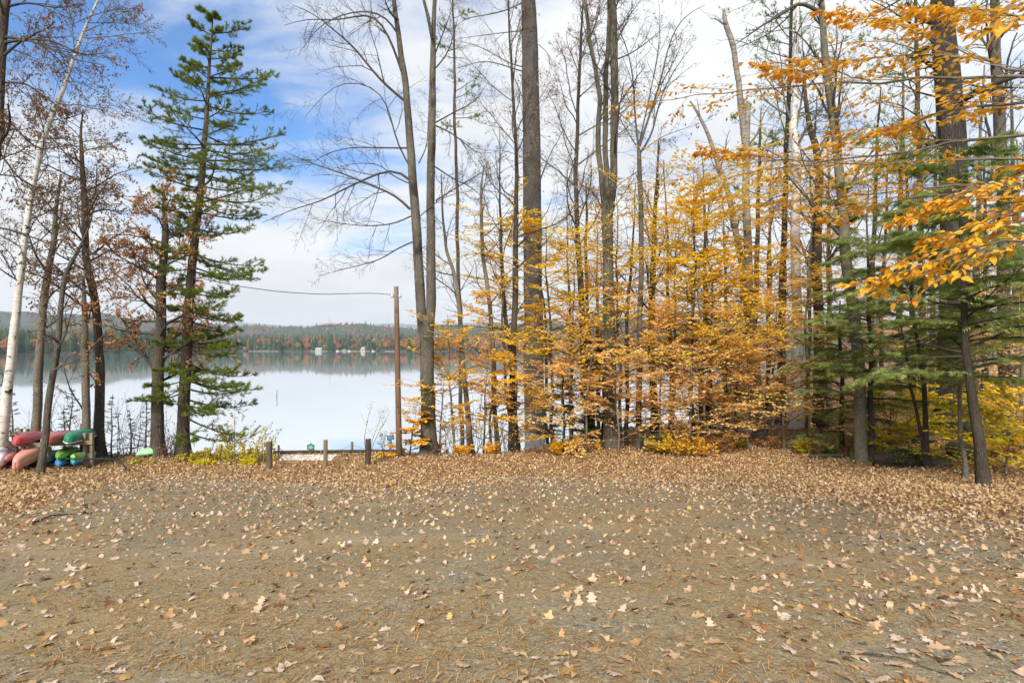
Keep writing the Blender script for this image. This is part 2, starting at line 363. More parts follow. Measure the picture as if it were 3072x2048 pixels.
def floor_mat():
    m, t, o = mat('leafy_soil'); n = NT(t); c = n.coord()
    a = n.voro(c, 16, 'F1', 'Color'); f = n.n('ShaderNodeSeparateColor'); n.l(a, f.inputs[0])
    col = n.ramp(f.outputs[0], [(0, (.07, .04, .02)), (.35, (.22, .11, .045)), (.65, (.36, .2, .09)), (1, (.46, .29, .16))])
    col = n.mix(n.rng(n.noise(c, .8, 4), .5, .7, 0, .5), col, (.1, .075, .035))
    n.l(n.bsdf(col, .95, n.bump(f.outputs[1], 1.0, .03), .1), o.inputs[0]); return m
def gravel_mat():
    m, t, o = mat('gravel'); n = NT(t); c = n.coord()
    big = n.noise(c, .55, 5, .6, .3); med = n.noise(c, 3.2, 5, .65); fine = n.noise(c, 30, 4, .75)
    def cells(sc, stops, ch=0):
        v = n.n('ShaderNodeTexVoronoi'); v.inputs['Scale'].default_value = sc; n.l(c, v.inputs['Vector']); q = n.n('ShaderNodeSeparateColor'); n.l(v.outputs['Color'], q.inputs[0]); return n.ramp(q.outputs[ch], stops), q.outputs[1], v.outputs['Distance']
    st = [(0, (.035, .038, .034)), (.2, (.11, .115, .10)), (.45, (.22, .22, .19)), (.62, (.33, .31, .25)), (.78, (.19, .225, .215)), (.92, (.44, .40, .32)), (1, (.74, .67, .55))]
    s1, h1, d1 = cells(80, st); s2, h2, d2 = cells(34, st, 1); s3, h3, d3 = cells(150, st, 2)
    stone = n.mix(n.rng(n.noise(c, 13, 3, .7), .42, .58), s1, s2); stone = n.mix(.3, stone, s3)
    sand = n.ramp(fine, [(.22, (.13, .085, .035)), (.45, (.33, .235, .115)), (.62, (.45, .335, .175)), (.82, (.64, .49, .29))])
    fac = n.rng(n.math('ADD', n.math('MULTIPLY', big, .5), n.math('ADD', n.math('MULTIPLY', med, .3), n.math('MULTIPLY', n.noise(c, 16, 4, .8), .35))), .46, .68, .12, .95)
    col = n.mix(fac, stone, sand)
    straw = n.noise(n.coord((3.5, 22, 1)), 2.0, 4, .7, .6); col = n.mix(n.rng(straw, .56, .70, 0, .6), col, (.52, .33, .12))
    dark = n.noise(n.coord((1, 1, 1), loc=(5, 8, 0)), 9, 4, .8); col = n.mix(n.rng(dark, .54, .68, 0, .6), col, n.mix(1.0, col, (.42, .42, .40), 'MULTIPLY'))
    pale = n.noise(n.coord((.35, 1.2, 1), loc=(3, 1, 0)), .55, 4, .5); col = n.mix(n.rng(pale, .55, .70, 0, .45), col, (.46, .39, .30))
    h = n.math('ADD', n.math('MULTIPLY', h1, .5), n.math('ADD', n.math('MULTIPLY', h2, .7), n.math('MULTIPLY', fine, .6)))
    col = n.mix(1.0, col, (.93, .87, .75), 'MULTIPLY')
    n.l(n.bsdf(col, .92, n.bump(h, 1.0, .022), .2), o.inputs[0]); return m
def plain(name, color, rough=.6, var=.25, scale=6, stretch=(1, 1, 1), bumpd=.004, spec=.3, metal=0):
    m, t, o = mat(name); n = NT(t); c = n.coord(stretch); f = n.noise(c, scale, 5, .65)
    col = n.mix(n.rng(f, .3, .75), tuple(x*(1-var) for x in color), tuple(min(1, x*(1+var)) for x in color))
    n.l(n.bsdf(col, rough, n.bump(f, .5, bumpd), spec, metal), o.inputs[0]); return m

# ------------------------------------------------------------------ ground, gravel lot, lake
bnd_v = [(-500, 1225), (0, 1183), (70, 1160), (150, 1128), (300, 1096), (450, 1088), (600, 1096), (800, 1112), (930, 1122), (1100, 1098), (1350, 1091), (1600, 1106), (1750, 1126), (1900, 1136), (2050, 1166), (2250, 1192), (2352, 1200), (2900, 1290)]
_ba = np.array([(x-HX)/FV for x, _ in bnd_v]); _bY = np.array([base(x, y)[1] for x, y in bnd_v])
def edge(x, y):
    """metres beyond the edge of the gravel (negative on the gravel)"""
    a = np.asarray(x)/np.maximum(np.asarray(y), .5)
    return np.asarray(y)-np.interp(a, _ba, _bY)+0.45*wav(np.asarray(x), np.asarray(y), 2.3)
def grid(xs, ys, zf):
    X, Y = np.meshgrid(xs, ys); v = np.stack([X, Y, zf(X, Y)], -1).reshape(-1, 3); nx = len(xs)
    i, j = np.meshgrid(np.arange(len(ys)-1), np.arange(nx-1), indexing='ij'); b = (i*nx+j).ravel()
    return v, np.stack([b, b+1, b+1+nx, b+nx], -1)
g = Geo(); xs = np.arange(-44, 60.1, .4); ys = np.arange(-12, 60.1, .4); g.add(*grid(xs, ys, ground))
tag(link('forest_floor', g.mesh('forest_floor'), floor_mat()), 'brown leaf strewn forest floor around the gravel lot', 'ground', kind='structure')
g = Geo(); xs = np.arange(-24, 27.3, .4); ys = np.arange(-8.8, 21.3, .4)
g.add(*grid(xs, ys, lambda X, Y: ground(X, Y)+.014-.10*ss(-.25, .35, edge(X, Y))))
tag(link('gravel_lot', g.mesh('gravel_lot'), gravel_mat()), 'grey brown gravel parking lot sprinkled with dry leaves', 'ground', kind='structure')

def water_mat():
    m, t, o = mat('lake_water'); n = NT(t)
    p = n.n('ShaderNodeBsdfPrincipled'); p.inputs['Base Color'].default_value = (.84, .90, .94, 1); p.inputs['Metallic'].default_value = .8; p.inputs['Roughness'].default_value = .035
    p.inputs['IOR'].default_value = 3.2; p.inputs['Specular IOR Level'].default_value = .5
    c = n.coord((.25, 1, 1)); n.l(n.bump(n.noise(c, .9, 3), .05, .01), p.inputs['Normal']); n.l(p.outputs[0], o.inputs[0]); return m
g = Geo(); g.add([(-9000, 19, 0), (9000, 19, 0), (9000, 2600, 0), (-9000, 2600, 0)], [[0, 1, 2, 3]])
tag(link('lake', g.mesh('lake'), water_mat()), 'calm pale blue lake mirroring sky and far shore', 'lake', kind='structure')

# ------------------------------------------------------------------ far shore, hills, woods
def forest_ground(name, cols, scale):
    m, t, o = mat(name); n = NT(t); c = n.coord()
    f = n.noise(c, scale, 6, .7); col = n.ramp(f, [(.3, cols[0]), (.45, cols[1]), (.55, cols[2]), (.7, cols[3])])
    n.l(n.bsdf(col, 1.0, n.bump(n.noise(c, scale*7, 3), 1, 4), 0), o.inputs[0]); return m
def shoreY(a): return 1000-330*ss(-.35, -.75, a)+60*np.sin(a*9)+30*np.sin(a*23+1)-120*ss(.1, .6, a)
hp = np.array([(-3500, 722), (-900, 716), (120, 716), (250, 722), (330, 728), (430, 737), (560, 744), (600, 746), (640, 750), (690, 747), (715, 743), (755, 740), (800, 742), (870, 745), (950, 748), (1050, 745), (1150, 743), (1300, 737), (1450, 732), (1700, 735), (2000, 735), (3000, 730), (6000, 735)], float)
HILLY = 2900.0
def hill_h(a): return CZ+(HY-np.interp(a*FV+HX, hp[:, 0], hp[:, 1]))/FV*HILLY-14
def far_z(a, Y):
    s = Y-shoreY(a)
    z = -1.5+3*ss(0, 12, s)+9*ss(10, 160, s)+16*ss(150, 700, s)
    h = hill_h(a)*(1+.05*np.sin(a*41)+.03*np.sin(a*97+2))
    return z+np.maximum(h-z, 0)*ss(900, HILLY-shoreY(a), s)
aa = np.linspace(-2.3, 2.3, 420); ssq = np.concatenate([[0, 4, 12, 25, 45, 70, 100], np.arange(140, 2600, 45)])
A, S_ = np.meshgrid(aa, ssq); Yf = shoreY(A)+S_; rg = np.random.default_rng(3)
v = np.stack([A*Yf, Yf, far_z(A, Yf)+rg.uniform(0, 1, A.shape)*np.clip(S_/150, 0, 6)], -1).reshape(-1, 3)
i, j = np.meshgrid(np.arange(len(ssq)-1), np.arange(len(aa)-1), indexing='ij'); b = (i*len(aa)+j).ravel()
g = Geo(); g.add(v, np.stack([b, b+1, b+1+len(aa), b+len(aa)], -1))
tag(link('hills', g.mesh('hills'), forest_ground('wooded_hillside', [(.03, .06, .035), (.05, .085, .045), (.09, .085, .06), (.15, .10, .06)], .006)), 'low wooded hills behind the far lake shore', 'hills', kind='structure')
g = Geo(); x = np.linspace(-16000, 16000, 300); yv = 747-4*np.exp(-((x/9000*FV+HX-900)/45)**2)-5*np.exp(-((x/9000*FV+HX-560)/90)**2)-4*np.exp(-((x/9000*FV+HX-1130)/120)**2)+1.5*np.sin(x/700)+np.sin(x/311)
top = CZ+(HY-yv)/FV*9000
v = np.concatenate([np.c_[x, np.full(300, 7600), np.full(300, -5)], np.c_[x, np.full(300, 9000), top], np.c_[x, np.full(300, 10500), np.full(300, -5)]])
i, j = np.meshgrid(np.arange(2), np.arange(299), indexing='ij'); b = (i*300+j).ravel(); g.add(v, np.stack([b, b+1, b+301, b+300], -1))
tag(link('mountain_ridge', g.mesh('mountain_ridge'), forest_ground('distant_ridge', [(.03, .04, .04), (.04, .05, .045), (.05, .05, .045), (.06, .05, .045)], .001)), 'faint blue mountain ridge on the horizon', 'hills', kind='structure')
# bare hilltop field
def field_a(x): return (x-HX)/FV
g = Geo(); n_ = 40; u = np.linspace(700, 795, n_); rows = []
for q in np.linspace(0, 1, 8):
    a = field_a(u); Yq = HILLY-30-q*260*np.sin(np.pi*(u-700)/95)**.6
    rows.append(np.c_[a*Yq, Yq, far_z(a, Yq)+9])
v = np.concatenate(rows); i, j = np.meshgrid(np.arange(7), np.arange(n_-1), indexing='ij'); b = (i*n_+j).ravel(); g.add(v, np.stack([b, b+n_, b+1+n_, b+1], -1))
tag(link('hilltop_field', g.mesh('hilltop_field'), plain('dry_hay_field', (.30, .22, .13), .95, .2, .02, bumpd=.1)), 'bare tan field on top of the far hill', 'field', kind='structure')

def far_woods(name, label, a0, a1, s0, s1, count, hgt, seed, yfun):
    r = np.random.default_rng(seed); g = Geo()
    a = r.uniform(a0, a1, count); s = s0+(s1-s0)*r.random(count)**1.25; Y = yfun(a, s); X = a*Y; Z = far_z(a, Y)
    cl = wav(X, Y, .006*1000/np.mean(Y))+r.normal(0, .5, count)
    con = cl < .30; h = hgt*r.uniform(.55, 1.15, count)*np.where(con, 1.12, .85); w = h*np.where(con, .17, .33)*r.uniform(.8, 1.3, count)
    ang = np.linspace(0, 2*np.pi, 6)[:-1]
    def solid(sel, prof, tint):
        k = int(sel.sum()); m = len(prof)
        rr = np.array([p[0] for p in prof]); zz = np.array([p[1] for p in prof])
        jit = r.uniform(.65, 1.3, (k, m, 5))
        v = np.stack([X[sel][:, None, None]+w[sel][:, None, None]*rr[None, :, None]*np.cos(ang)*jit, Y[sel][:, None, None]+w[sel][:, None, None]*rr[None, :, None]*np.sin(ang)*jit,
                      Z[sel][:, None, None]+h[sel][:, None, None]*(zz[None, :, None]+r.normal(0, .018, (k, m, 5)))], -1)
        i, j = np.meshgrid(np.arange(m-1), np.arange(5), indexing='ij'); q = np.stack([i*5+j, i*5+(j+1) % 5, (i+1)*5+(j+1) % 5, (i+1)*5+j], -1).reshape(-1, 4)
        f = (q[None]+(np.arange(k)*m*5)[:, None, None]).reshape(-1, 4); g.add(v.reshape(-1, 3), f, np.repeat(tint, m*5))
    k = int(con.sum()); solid(con, [(1, .08), (.6, .42), (.75, .45), (.32, .74), (.03, 1)], r.uniform(.0, .42, k))
    k = int((~con).sum()); t = np.clip(.62+.25*(cl[~con]-.6)+r.normal(0, .12, k), .46, 1); solid(~con, [(.4, .12), (1, .42), (1.0, .68), (.62, .9), (.05, 1)], t)
    m, t, o = mat(name+'_foliage'); n = NT(t); at_ = n.n('ShaderNodeAttribute', attribute_name='tint')
    c = n.ramp(at_.outputs['Fac'], [(0, (.02, .05, .03)), (.25, (.045, .09, .045)), (.43, (.09, .13, .05)), (.47, (.17, .14, .06)), (.6, (.22, .11, .05)), (.75, (.28, .10, .05)), (.88, (.18, .13, .10)), (1, (.26, .2, .14))])
    n.l(n.bsdf(c, 1, n.bump(n.noise(n.coord(), .45, 4, .8), 1, 3), 0), o.inputs[0])
    tag(link(name, g.mesh(name, smooth=False), m), label, 'woods', kind='stuff')
far_woods('shoreline_woods', 'mixed evergreen and rust coloured woods lining the far shore', -1.05, 1.05, 3, 520, 4600, 19, 11, lambda a, s: shoreY(a)+s)
far_woods('hillside_woods', 'hazy treetops covering the far hills', -1.05, 1.05, 600, 1880, 3400, 18, 12, lambda a, s: np.minimum(shoreY(a)+s, HILLY-20))

# boathouses, docks and boats on the far shore
M_WHITE = plain('white_clapboard', (.52, .51, .49), .6, .06, 2); M_ROOF = plain('grey_shingle_roof', (.20, .19, .19), .85, .25, 3); M_PINKROOF = plain('faded_rose_roof', (.42, .31, .29), .85, .15, 3)
M_DARKGLASS = plain('dark_window_glass', (.03, .035, .04), .15, .1, 3); M_DOCK = plain('weathered_dock', (.42, .39, .35), .9, .2, 2); M_TAN = plain('tan_siding', (.45, .36, .27), .8, .1, 2)
def boxm(g, x0, x1, y0, y1, z0, z1):
    v = np.array([(x, y, z) for z in (z0, z1) for y in (y0, y1) for x in (x0, x1)], float)
    g.add(v, [[0, 2, 3, 1], [4, 5, 7, 6], [0, 1, 5, 4], [2, 6, 7, 3], [0, 4, 6, 2], [1, 3, 7, 5]])
def bx(name, dims, m, parent, bev=0.0):
    g = Geo(); boxm(g, *dims); o = link(name, g.mesh(name, smooth=False), m, parent)
    if bev: b = o.modifiers.new('bevel', 'BEVEL'); b.width = bev; b.segments = 2
    return o
def far_house(xv, w, h, rh, gable_front, wallm, roofm, label):
    a = field_a(xv); Y = float(shoreY(np.array(a)))-3; p = (a*Y, Y, .3); r = root('boathouse', p, label, 'boathouse', 'boathouses on the far shore')
    d = 8; bx('wall', (-w/2, w/2, 0, d, 0, h), wallm, r)
    g = Geo(); e = .6
    if gable_front:
        v = [(-w/2-e, -e, h), (0, -e, h+rh), (w/2+e, -e, h), (-w/2-e, d+e, h), (0, d+e, h+rh), (w/2+e, d+e, h)]
        g.add(v, [[0, 3, 4, 1], [1, 4, 5, 2], [0, 2, 5, 3]]); ro = link('roof', g.mesh('roof', smooth=False), roofm, r)
        g2 = Geo(); g2.add([(-w/2, -.05, h), (w/2, -.05, h), (0, -.05, h+rh*.96), (-w/2, .4, h), (w/2, .4, h), (0, .4, h+rh*.96)], [[0, 1, 2], [5, 4, 3]]); link('gable', g2.mesh('gable', smooth=False), wallm, r)
    else:
        v = [(-w/2-e, -e, h), (-w/2-e, d/2, h+rh), (-w/2-e, d+e, h), (w/2+e, -e, h), (w/2+e, d/2, h+rh), (w/2+e, d+e, h)]
        g.add(v, [[0, 3, 4, 1], [1, 4, 5, 2], [0, 1, 2], [5, 4, 3], [0, 2, 5, 3]]); link('roof', g.mesh('roof', smooth=False), roofm, r)
    for k in range(3):
        x = -w/2+w*(k+.5)/3; wd = bx('window', (x-.7, x+.7, -.08, .02, h*.35, h*.78), M_DARKGLASS, r); bx('frame', (x-.9, x+.9, -.05, .02, h*.3, h*.84), M_WHITE, wd)
    return r
far_house(731, 10, 4.4, 1.4, False, M_WHITE, M_WHITE, 'white flat fronted boathouse at the far waterline')
far_house(833, 7.5, 4.4, 3.4, True, M_WHITE, M_PINKROOF, 'gabled rose white boathouse at the far waterline')
far_house(383, 9, 4, 2.2, True, M_WHITE, M_ROOF, 'small white cottage on the far shore behind the pine')
far_house(790, 7, 2.4, 1.5, True, M_TAN, M_ROOF, 'low tan shed between the two white boathouses')
def far_dock(x0, x1, label):
    a = field_a((x0+x1)/2); Y = float(shoreY(np.array(a)))-9; w = (x1-x0)/FV*Y; r = root('dock', (a*Y, Y, 0), label, 'dock', 'docks on the far shore')
    bx('deck', (-w/2, w/2, 0, 3, .7, 1.1), M_DOCK, r)
    for k in range(7): x = -w/2+w*(k+.5)/7; bx('piling', (x-.2, x+.2, .2, .6, -1, 1.4), M_DOCK, r)
far_dock(713, 752, 'dock in front of the white boathouse'); far_dock(776, 822, 'long dock left of the gabled boathouse'); far_dock(824, 850, 'dock in front of the gabled boathouse'); far_dock(884, 906, 'short dock right of the boathouses'); far_dock(570, 640, 'long pale dock far left of the boathouses')
for xv, lab in ((775, 'white motorboat moored at the left dock end'), (802, 'white motorboat moored midway along the dock'), (857, 'white motorboat right of the gabled boathouse')):
    a = field_a(xv); Y = float(shoreY(np.array(a)))-14; r = root('motorboat', (a*Y, Y, 0), lab, 'boat', 'boats moored on the far shore')
    t = np.linspace(-1, 1, 9); prof = np.sqrt(np.clip(1-np.abs(t)**2.5, .02, 1)); g = Geo()
    ring = np.stack([np.stack([t*3, s*prof*1.1, z+0*t], -1) for s, z in ((-1, 1.2), (-.7, .1), (.7, .1), (1, 1.2))], 1)
    i, j = np.meshgrid(np.arange(8), np.arange(4), indexing='ij'); g.add(ring.reshape(-1, 3), np.stack([i*4+j, i*4+(j+1) % 4, (i+1)*4+(j+1) % 4, (i+1)*4+j], -1).reshape(-1, 4))
    link('hull', g.mesh('hull'), M_WHITE, r); bx('cabin', (-1.2, .8, -.7, .7, 1.2, 2.2), M_WHITE, r)
a = field_a(757); Y = HILLY-40; zt = float(far_z(np.array(a), np.array(Y)))+6
r = root('radio_mast', (a*Y, Y, zt), 'thin radio mast on the bare hilltop across the lake', 'mast')
g = Geo(); g.add(*tubes(np.array([[(0, 0, 0), (0, 0, 20), (0, 0, 42)]], float), np.array([[.7, .5, .3]]), 4)); link('lattice_pole', g.mesh('lattice_pole'), M_ROOF, r)
g = Geo()
for d in ((-1, 0), (1, 0), (0, 1)): g.add(*tubes(np.array([[(0, 0, 36), (d[0]*10, d[1]*10, 0)]], float), np.array([[.12, .12]]), 3))
link('guy_wires', g.mesh('guy_wires'), M_ROOF, r)
# marker pole standing in the lake
pY = CZ*FV/(913-HY); r = root('marker_pole', ((636-HX)/FV*pY, pY, 0), 'slim dark marker pole standing in the open lake', 'marker pole')
g = Geo(); g.add(*tubes(np.array([[(0, 0, -.5), (0, 0, .5), (.02, 0, .95)]]), np.full((1, 3), .045), 8)); link('pole', g.mesh('pole'), plain('marker_black', (.05, .05, .05), .5), r)
g = Geo(); g.add(*tubes(np.array([[(0, 0, .62), (0.01, 0, .78)]]), np.full((1, 2), .05), 8)); link('band', g.mesh('band'), M_WHITE, r)

# hazy air between the camera and the far shore
m, t, o = mat('pale_air'); n = NT(t); pv = n.n('ShaderNodeVolumePrincipled'); pv.inputs['Color'].default_value = (.90, .94, 1, 1); pv.inputs['Density'].default_value = 1.35e-4; pv.inputs['Anisotropy'].default_value = .2
n.l(pv.outputs[0], o.inputs['Volume'])
hz_o = bx('haze', (-17000, 17000, -80, 11500, -9, 420), m, None); tag(hz_o, 'pale hazy autumn air over the lake', 'haze', kind='stuff')

# ------------------------------------------------------------------ fallen leaves, needles, stones
def ground_n(x, y, e=.15):
    return norm(np.stack([-(ground(x+e, y)-ground(x-e, y))/(2*e), -(ground(x, y+e)-ground(x, y-e))/(2*e), np.ones_like(x)], -1))
def lay(geo, tpl, x, y, size, tint, r, tilt, lift):
    k = len(x); nn = ground_n(x, y)+r.normal(0, tilt, (k, 3)); d = r.normal(size=(k, 3))
    place(geo, tpl[0], tpl[1], np.stack([x, y, ground(x, y)+lift], -1), d, nn, size, tint, r.uniform(.7, 1.15, k))
r = np.random.default_rng(21)
OAKS = [lobed(s, 3+s % 2, .5) for s in range(5)]; OVS = [ovate(s+40) for s in range(4)]; MAPS = [maple(s+70) for s in range(3)]
# scattered over the gravel
NL = 150000; x = r.uniform(-17, 17, NL); y = 1.9+16.6*r.random(NL); e = edge(x, y); a_ = x/y
dens = 52+110*np.exp(np.minimum(e, 0)/1.5)+24*ss(.0, .9, a_)*ss(9, 3, y)+45*ss(.3, .9, a_)+40*np.clip(wav(x, y, 1.1), 0, 1.5)*np.clip(wav(y, x, 3.3)+.3, 0, 1.5)+10*ss(8, 15, y)
keep = (np.abs(a_) < 1.02) & (e < .1) & (r.random(NL) < dens/(NL/(34*16.6)))
x, y = x[keep], y[keep]; order = np.argsort(y*(1+.0*x)); x, y = x[order], y[order]
vis = np.where((np.abs(x/y) < .9) & (y > 2.35))[0]; near = vis[:300]; rest = np.setdiff1d(np.arange(len(x)), near)
tpls = OAKS+OVS+MAPS; pick = r.choice(len(tpls), len(x), p=[.095]*5+[.105]*4+[.035]*3); size = np.where(pick < 5, r.uniform(.06, .13, len(x)), np.where(pick < 9, r.uniform(.045, .085, len(x)), r.uniform(.05, .08, len(x))))*np.where(r.random(len(x)) < .3, .65, 1)
tint = r.random(len(x))
g = Geo()
for q in range(len(tpls)):
    s = rest[pick[rest] == q]; f_ = y[s] > 7.5; lay(g, tpls[q], x[s[~f_]], y[s[~f_]], size[s[~f_]], tint[s[~f_]], r, .12, .014); lay(g, OVS[q % 4], x[s[f_]], y[s[f_]], size[s[f_]], tint[s[f_]], r, .14, .014)
tag(link('fallen_leaves', g.mesh('fallen_leaves'), M_SCATTER), 'dry tan and brown leaves scattered over the gravel', 'leaves', kind='stuff')
kinds = ['lobed oak leaf', 'oval beech leaf', 'pointed maple leaf']; hue = [(.09, 'dark brown'), (.30, 'warm brown'), (.50, 'light tan'), (.62, 'pinkish tan'), (.78, 'orange brown'), (.90, 'pale cream'), (2, 'yellowish')]
lmesh = []
for q, tp in enumerate(tpls):
    g = Geo(); g.add(tp[0], tp[1], .0); lmesh.append(g.mesh('fallen_leaf'))
for i in near:
    q = pick[i]; o = link('fallen_leaf', lmesh[q], M_SCATTER); nn = ground_n(x[i:i+1], y[i:i+1])[0]+r.normal(0, .14, 3)
    o.rotation_mode = 'QUATERNION'
    o.rotation_quaternion = Vector(nn).to_track_quat('Z', 'Y') @ Quaternion((0, 0, 1), r.uniform(0, 6.28))
    o.location = (x[i], y[i], G1(x[i], y[i])+.016); s = size[i]; o.scale = (s, s*r.uniform(.8, 1.1), s)
    kd = 0 if q < 5 else 1 if q < 9 else 2; cv = float(r.random()*.96+.01); o.color = (cv, cv, cv, 1); hn = next(h for lim, h in hue if cv < lim); ax_ = x[i]/y[i]
    where = ('at the far left', 'left of centre', 'in the centre', 'right of centre', 'at the far right')[int(np.clip((ax_+.9)/1.8*5, 0, 4))]; row_ = 'nearest gravel' if y[i] < 3.2 else 'near gravel'
    tag(o, f'{hn} {kinds[kd]} on the {row_} {where}', 'leaf', ('oak', 'beech', 'maple')[kd]+' leaves lying on the near gravel')
# thick litter under the trees
K = 260000; x = r.uniform(-24, 27, K); y = 6.5+24.5*r.random(K); e = edge(x, y); a_ = x/y
crest = 19.9+7.1*ss(-1, 6, x)+3*ss(6, 12, x)+22*ss(12, 20, x)
pr = ss(-4.2, 1.6, e)**2.2*(.75+.25*np.clip(wav(x, y, 2.0)+.5, 0, 1))*ss(2.5, .3, y-crest)*np.where(y > 23, .45, 1.0)
keep = (np.abs(a_) < .97) & (r.random(K) < pr); x, y = x[keep], y[keep]
tint = r.random(len(x)); tint = np.where(x/y > .45, tint*.9+.0, tint)
size = r.uniform(.05, .10, len(x)); nearm = y < 15.5; g = Geo(); pk = r.integers(0, 5, len(x))
for q in range(5):
    tp = (OVS+[MAPS[0]])[q]; s = np.where(nearm & (pk == q))[0]; lay(g, tp, x[s], y[s], size[s], tint[s], r, .34, r.uniform(.005, .05, len(s)))
s = np.where(~nearm)[0]; lt = LEAF4[0].copy(); lt[:, 2] *= 1.5; lay(g, (lt, LEAF4[1]), x[s], y[s], size[s]*1.1, tint[s], r, .27, r.uniform(.005, .05, len(s)))
tag(link('leaf_litter', g.mesh('leaf_litter', smooth=False), M_LITTER), 'thick carpet of fallen brown leaves under the trees', 'leaves', kind='stuff')
# pine needles and loose stones on the near gravel
K = 34000; y = 2.0+10*r.random(K)**1.2; x = r.uniform(-1, 1, K)*y*1.0; cl = wav(x, y, 2.1) > -.35; x, y = x[cl], y[cl]; k = len(x); d = r.normal(size=(k, 3)); d[:, 2] *= .08
g = Geo(); nv = np.array([[-.5, -.02, 0], [.5, -.02, 0], [.5, .02, 0], [-.5, .02, 0]], float)
place(g, nv, np.array([[0, 1, 2, 3]]), np.stack([x, y, ground(x, y)+r.uniform(.016, .026, k)], -1), d, ground_n(x, y), r.uniform(.06, .11, k), r.random(k))
tag(link('pine_needles', g.mesh('pine_needles'), leafmat('dry_pine_needle', [(0, (.22, .11, .03)), (.5, (.42, .22, .06)), (1, (.5, .34, .14))], .1)), 'rusty dry pine needles strewn on the gravel', 'needles', kind='stuff')
K = 7500; y = 2.0+7*r.random(K)**1.4; x = r.uniform(-1, 1, K)*y; oc = np.array([(1, 0, 0), (-1, 0, 0), (0, 1, 0), (0, -1, 0), (0, 0, .7), (0, 0, -.7)], float)
of = np.array([(0, 2, 4), (2, 1, 4), (1, 3, 4), (3, 0, 4), (2, 0, 5), (1, 2, 5), (3, 1, 5), (0, 3, 5)])
sz = r.uniform(.004, .011, K)*np.where(r.random(K) < .05, 1.7, 1); rot = r.uniform(0, 6.28, K)
v = oc[None]*sz[:, None, None]*r.uniform(.7, 1.3, (K, 6, 1)); c, s = np.cos(rot)[:, None], np.sin(rot)[:, None]
v = np.stack([v[..., 0]*c-v[..., 1]*s, v[..., 0]*s+v[..., 1]*c, v[..., 2]], -1)+np.stack([x, y, ground(x, y)+.015], -1)[:, None]
g = Geo(); g.add(v.reshape(-1, 3), (of[None]+(np.arange(K)*6)[:, None, None]).reshape(-1, 3), np.repeat(r.random(K), 6))
m, t, o = mat('gravel_stone'); n = NT(t); at_ = n.n('ShaderNodeAttribute', attribute_name='tint')
n.l(n.bsdf(n.ramp(at_.outputs['Fac'], [(0, (.05, .048, .042)), (.4, (.14, .132, .112)), (.8, (.25, .23, .19)), (1, (.42, .38, .31))]), .85), o.inputs[0])
tag(link('gravel_stones', g.mesh('gravel_stones', smooth=False), m), 'loose grey stones on the near gravel', 'gravel', kind='stuff')
def ground_stick(pts, rad, label):
    w = np.array([base(*p) for p in pts]); w[:, 2] += .03+.015*np.sin(np.arange(len(w))*2.1); o = w[0].copy()
    P = np.stack([np.interp(np.linspace(0, 1, 24), np.linspace(0, 1, len(w)), w[:, k]) for k in range(3)], -1)[None]
    g = Geo(); rr = np.linspace(rad, rad*.4, 24)[None]; g.add(*tubes(P, rr, 7)); q = root('fallen_stick', o, label, 'stick', 'sticks lying on the gravel')
    link('stem', g.mesh('stem', o), B_OAK, q)
    Q, R2, _ = spawn(P, rr, np.zeros(1, int), 3, .4, .9, .7, .2, .2, 5, .1, 0, .6, np.random.default_rng(int(pts[0][0])), flat=1.0); Q[..., 2] = np.maximum(Q[..., 2], ground(Q[..., 0], Q[..., 1])+.02)
    g = Geo(); g.add(*tubes(Q, R2, 5)); link('side_twigs', g.mesh('side_twigs', o), B_OAK, q)
ground_stick([(78, 1204), (120, 1190), (160, 1183), (195, 1180)], .013, 'pale bare stick lying on the left gravel')
ground_stick([(1985, 1512), (2070, 1530), (2160, 1552), (2240, 1562)], .005, 'thin twig lying on the gravel at the bottom right')

# ------------------------------------------------------------------ trees
FEATH3 = feather(3)
def resample(pts, n):
    pts = np.asarray(pts, float); d = np.concatenate([[0], np.cumsum(np.linalg.norm(np.diff(pts[:, :3], axis=0), axis=1))]); t = np.linspace(0, d[-1], n)
    o = np.stack([np.interp(t, d, pts[:, k]) for k in range(pts.shape[1])], -1)
    for _ in range(2):
        o[1:-1] = .25*o[:-2]+.5*o[1:-1]+.25*o[2:]
    return o
def stem_geo(P, R, sides, seed, flare=.5, lump=.06, h0=.0, fh=.35):
    """one trunk: rings with uneven girth and spreading roots at the foot"""
    r = np.random.default_rng(seed); n = len(P); v, f = tubes(P[None], np.ones((1, n)), sides); v = v.reshape(n, sides, 3)
    ax = P[:, None, :]; d = v-ax; a = np.linspace(0, 2*np.pi, sides, endpoint=False)[None, :]; h = np.concatenate([[0], np.cumsum(np.linalg.norm(np.diff(P, axis=0), axis=1))])[:, None]
    w = np.zeros((n, sides))
    for _ in range(7): w += np.sin(a*r.integers(1, 9)+h*r.uniform(-2.5, 2.5)+r.uniform(0, 6.28))*r.uniform(.3, 1)/3
    w = w*lump+r.normal(0, lump*.35, (n, sides))
    lob = .55+.45*np.cos(a*r.integers(4, 7)+r.uniform(0, 6.28))
    rad = R[:, None]*(1+w)*(1+flare*np.exp(-np.maximum(h-h0, 0)/fh)*(.5+lob))
    g = Geo(); g.add((ax+d*rad[..., None]).reshape(-1, 3), f); return g
def to_world(pts, Y, dy=0.0):
    n = len(pts); return np.array([np.r_[W(p[0], p[1], Y+dy*i/max(n-1, 1)), p[2]/FV*(Y+dy*i/max(n-1, 1))/2] for i, p in enumerate(pts)])
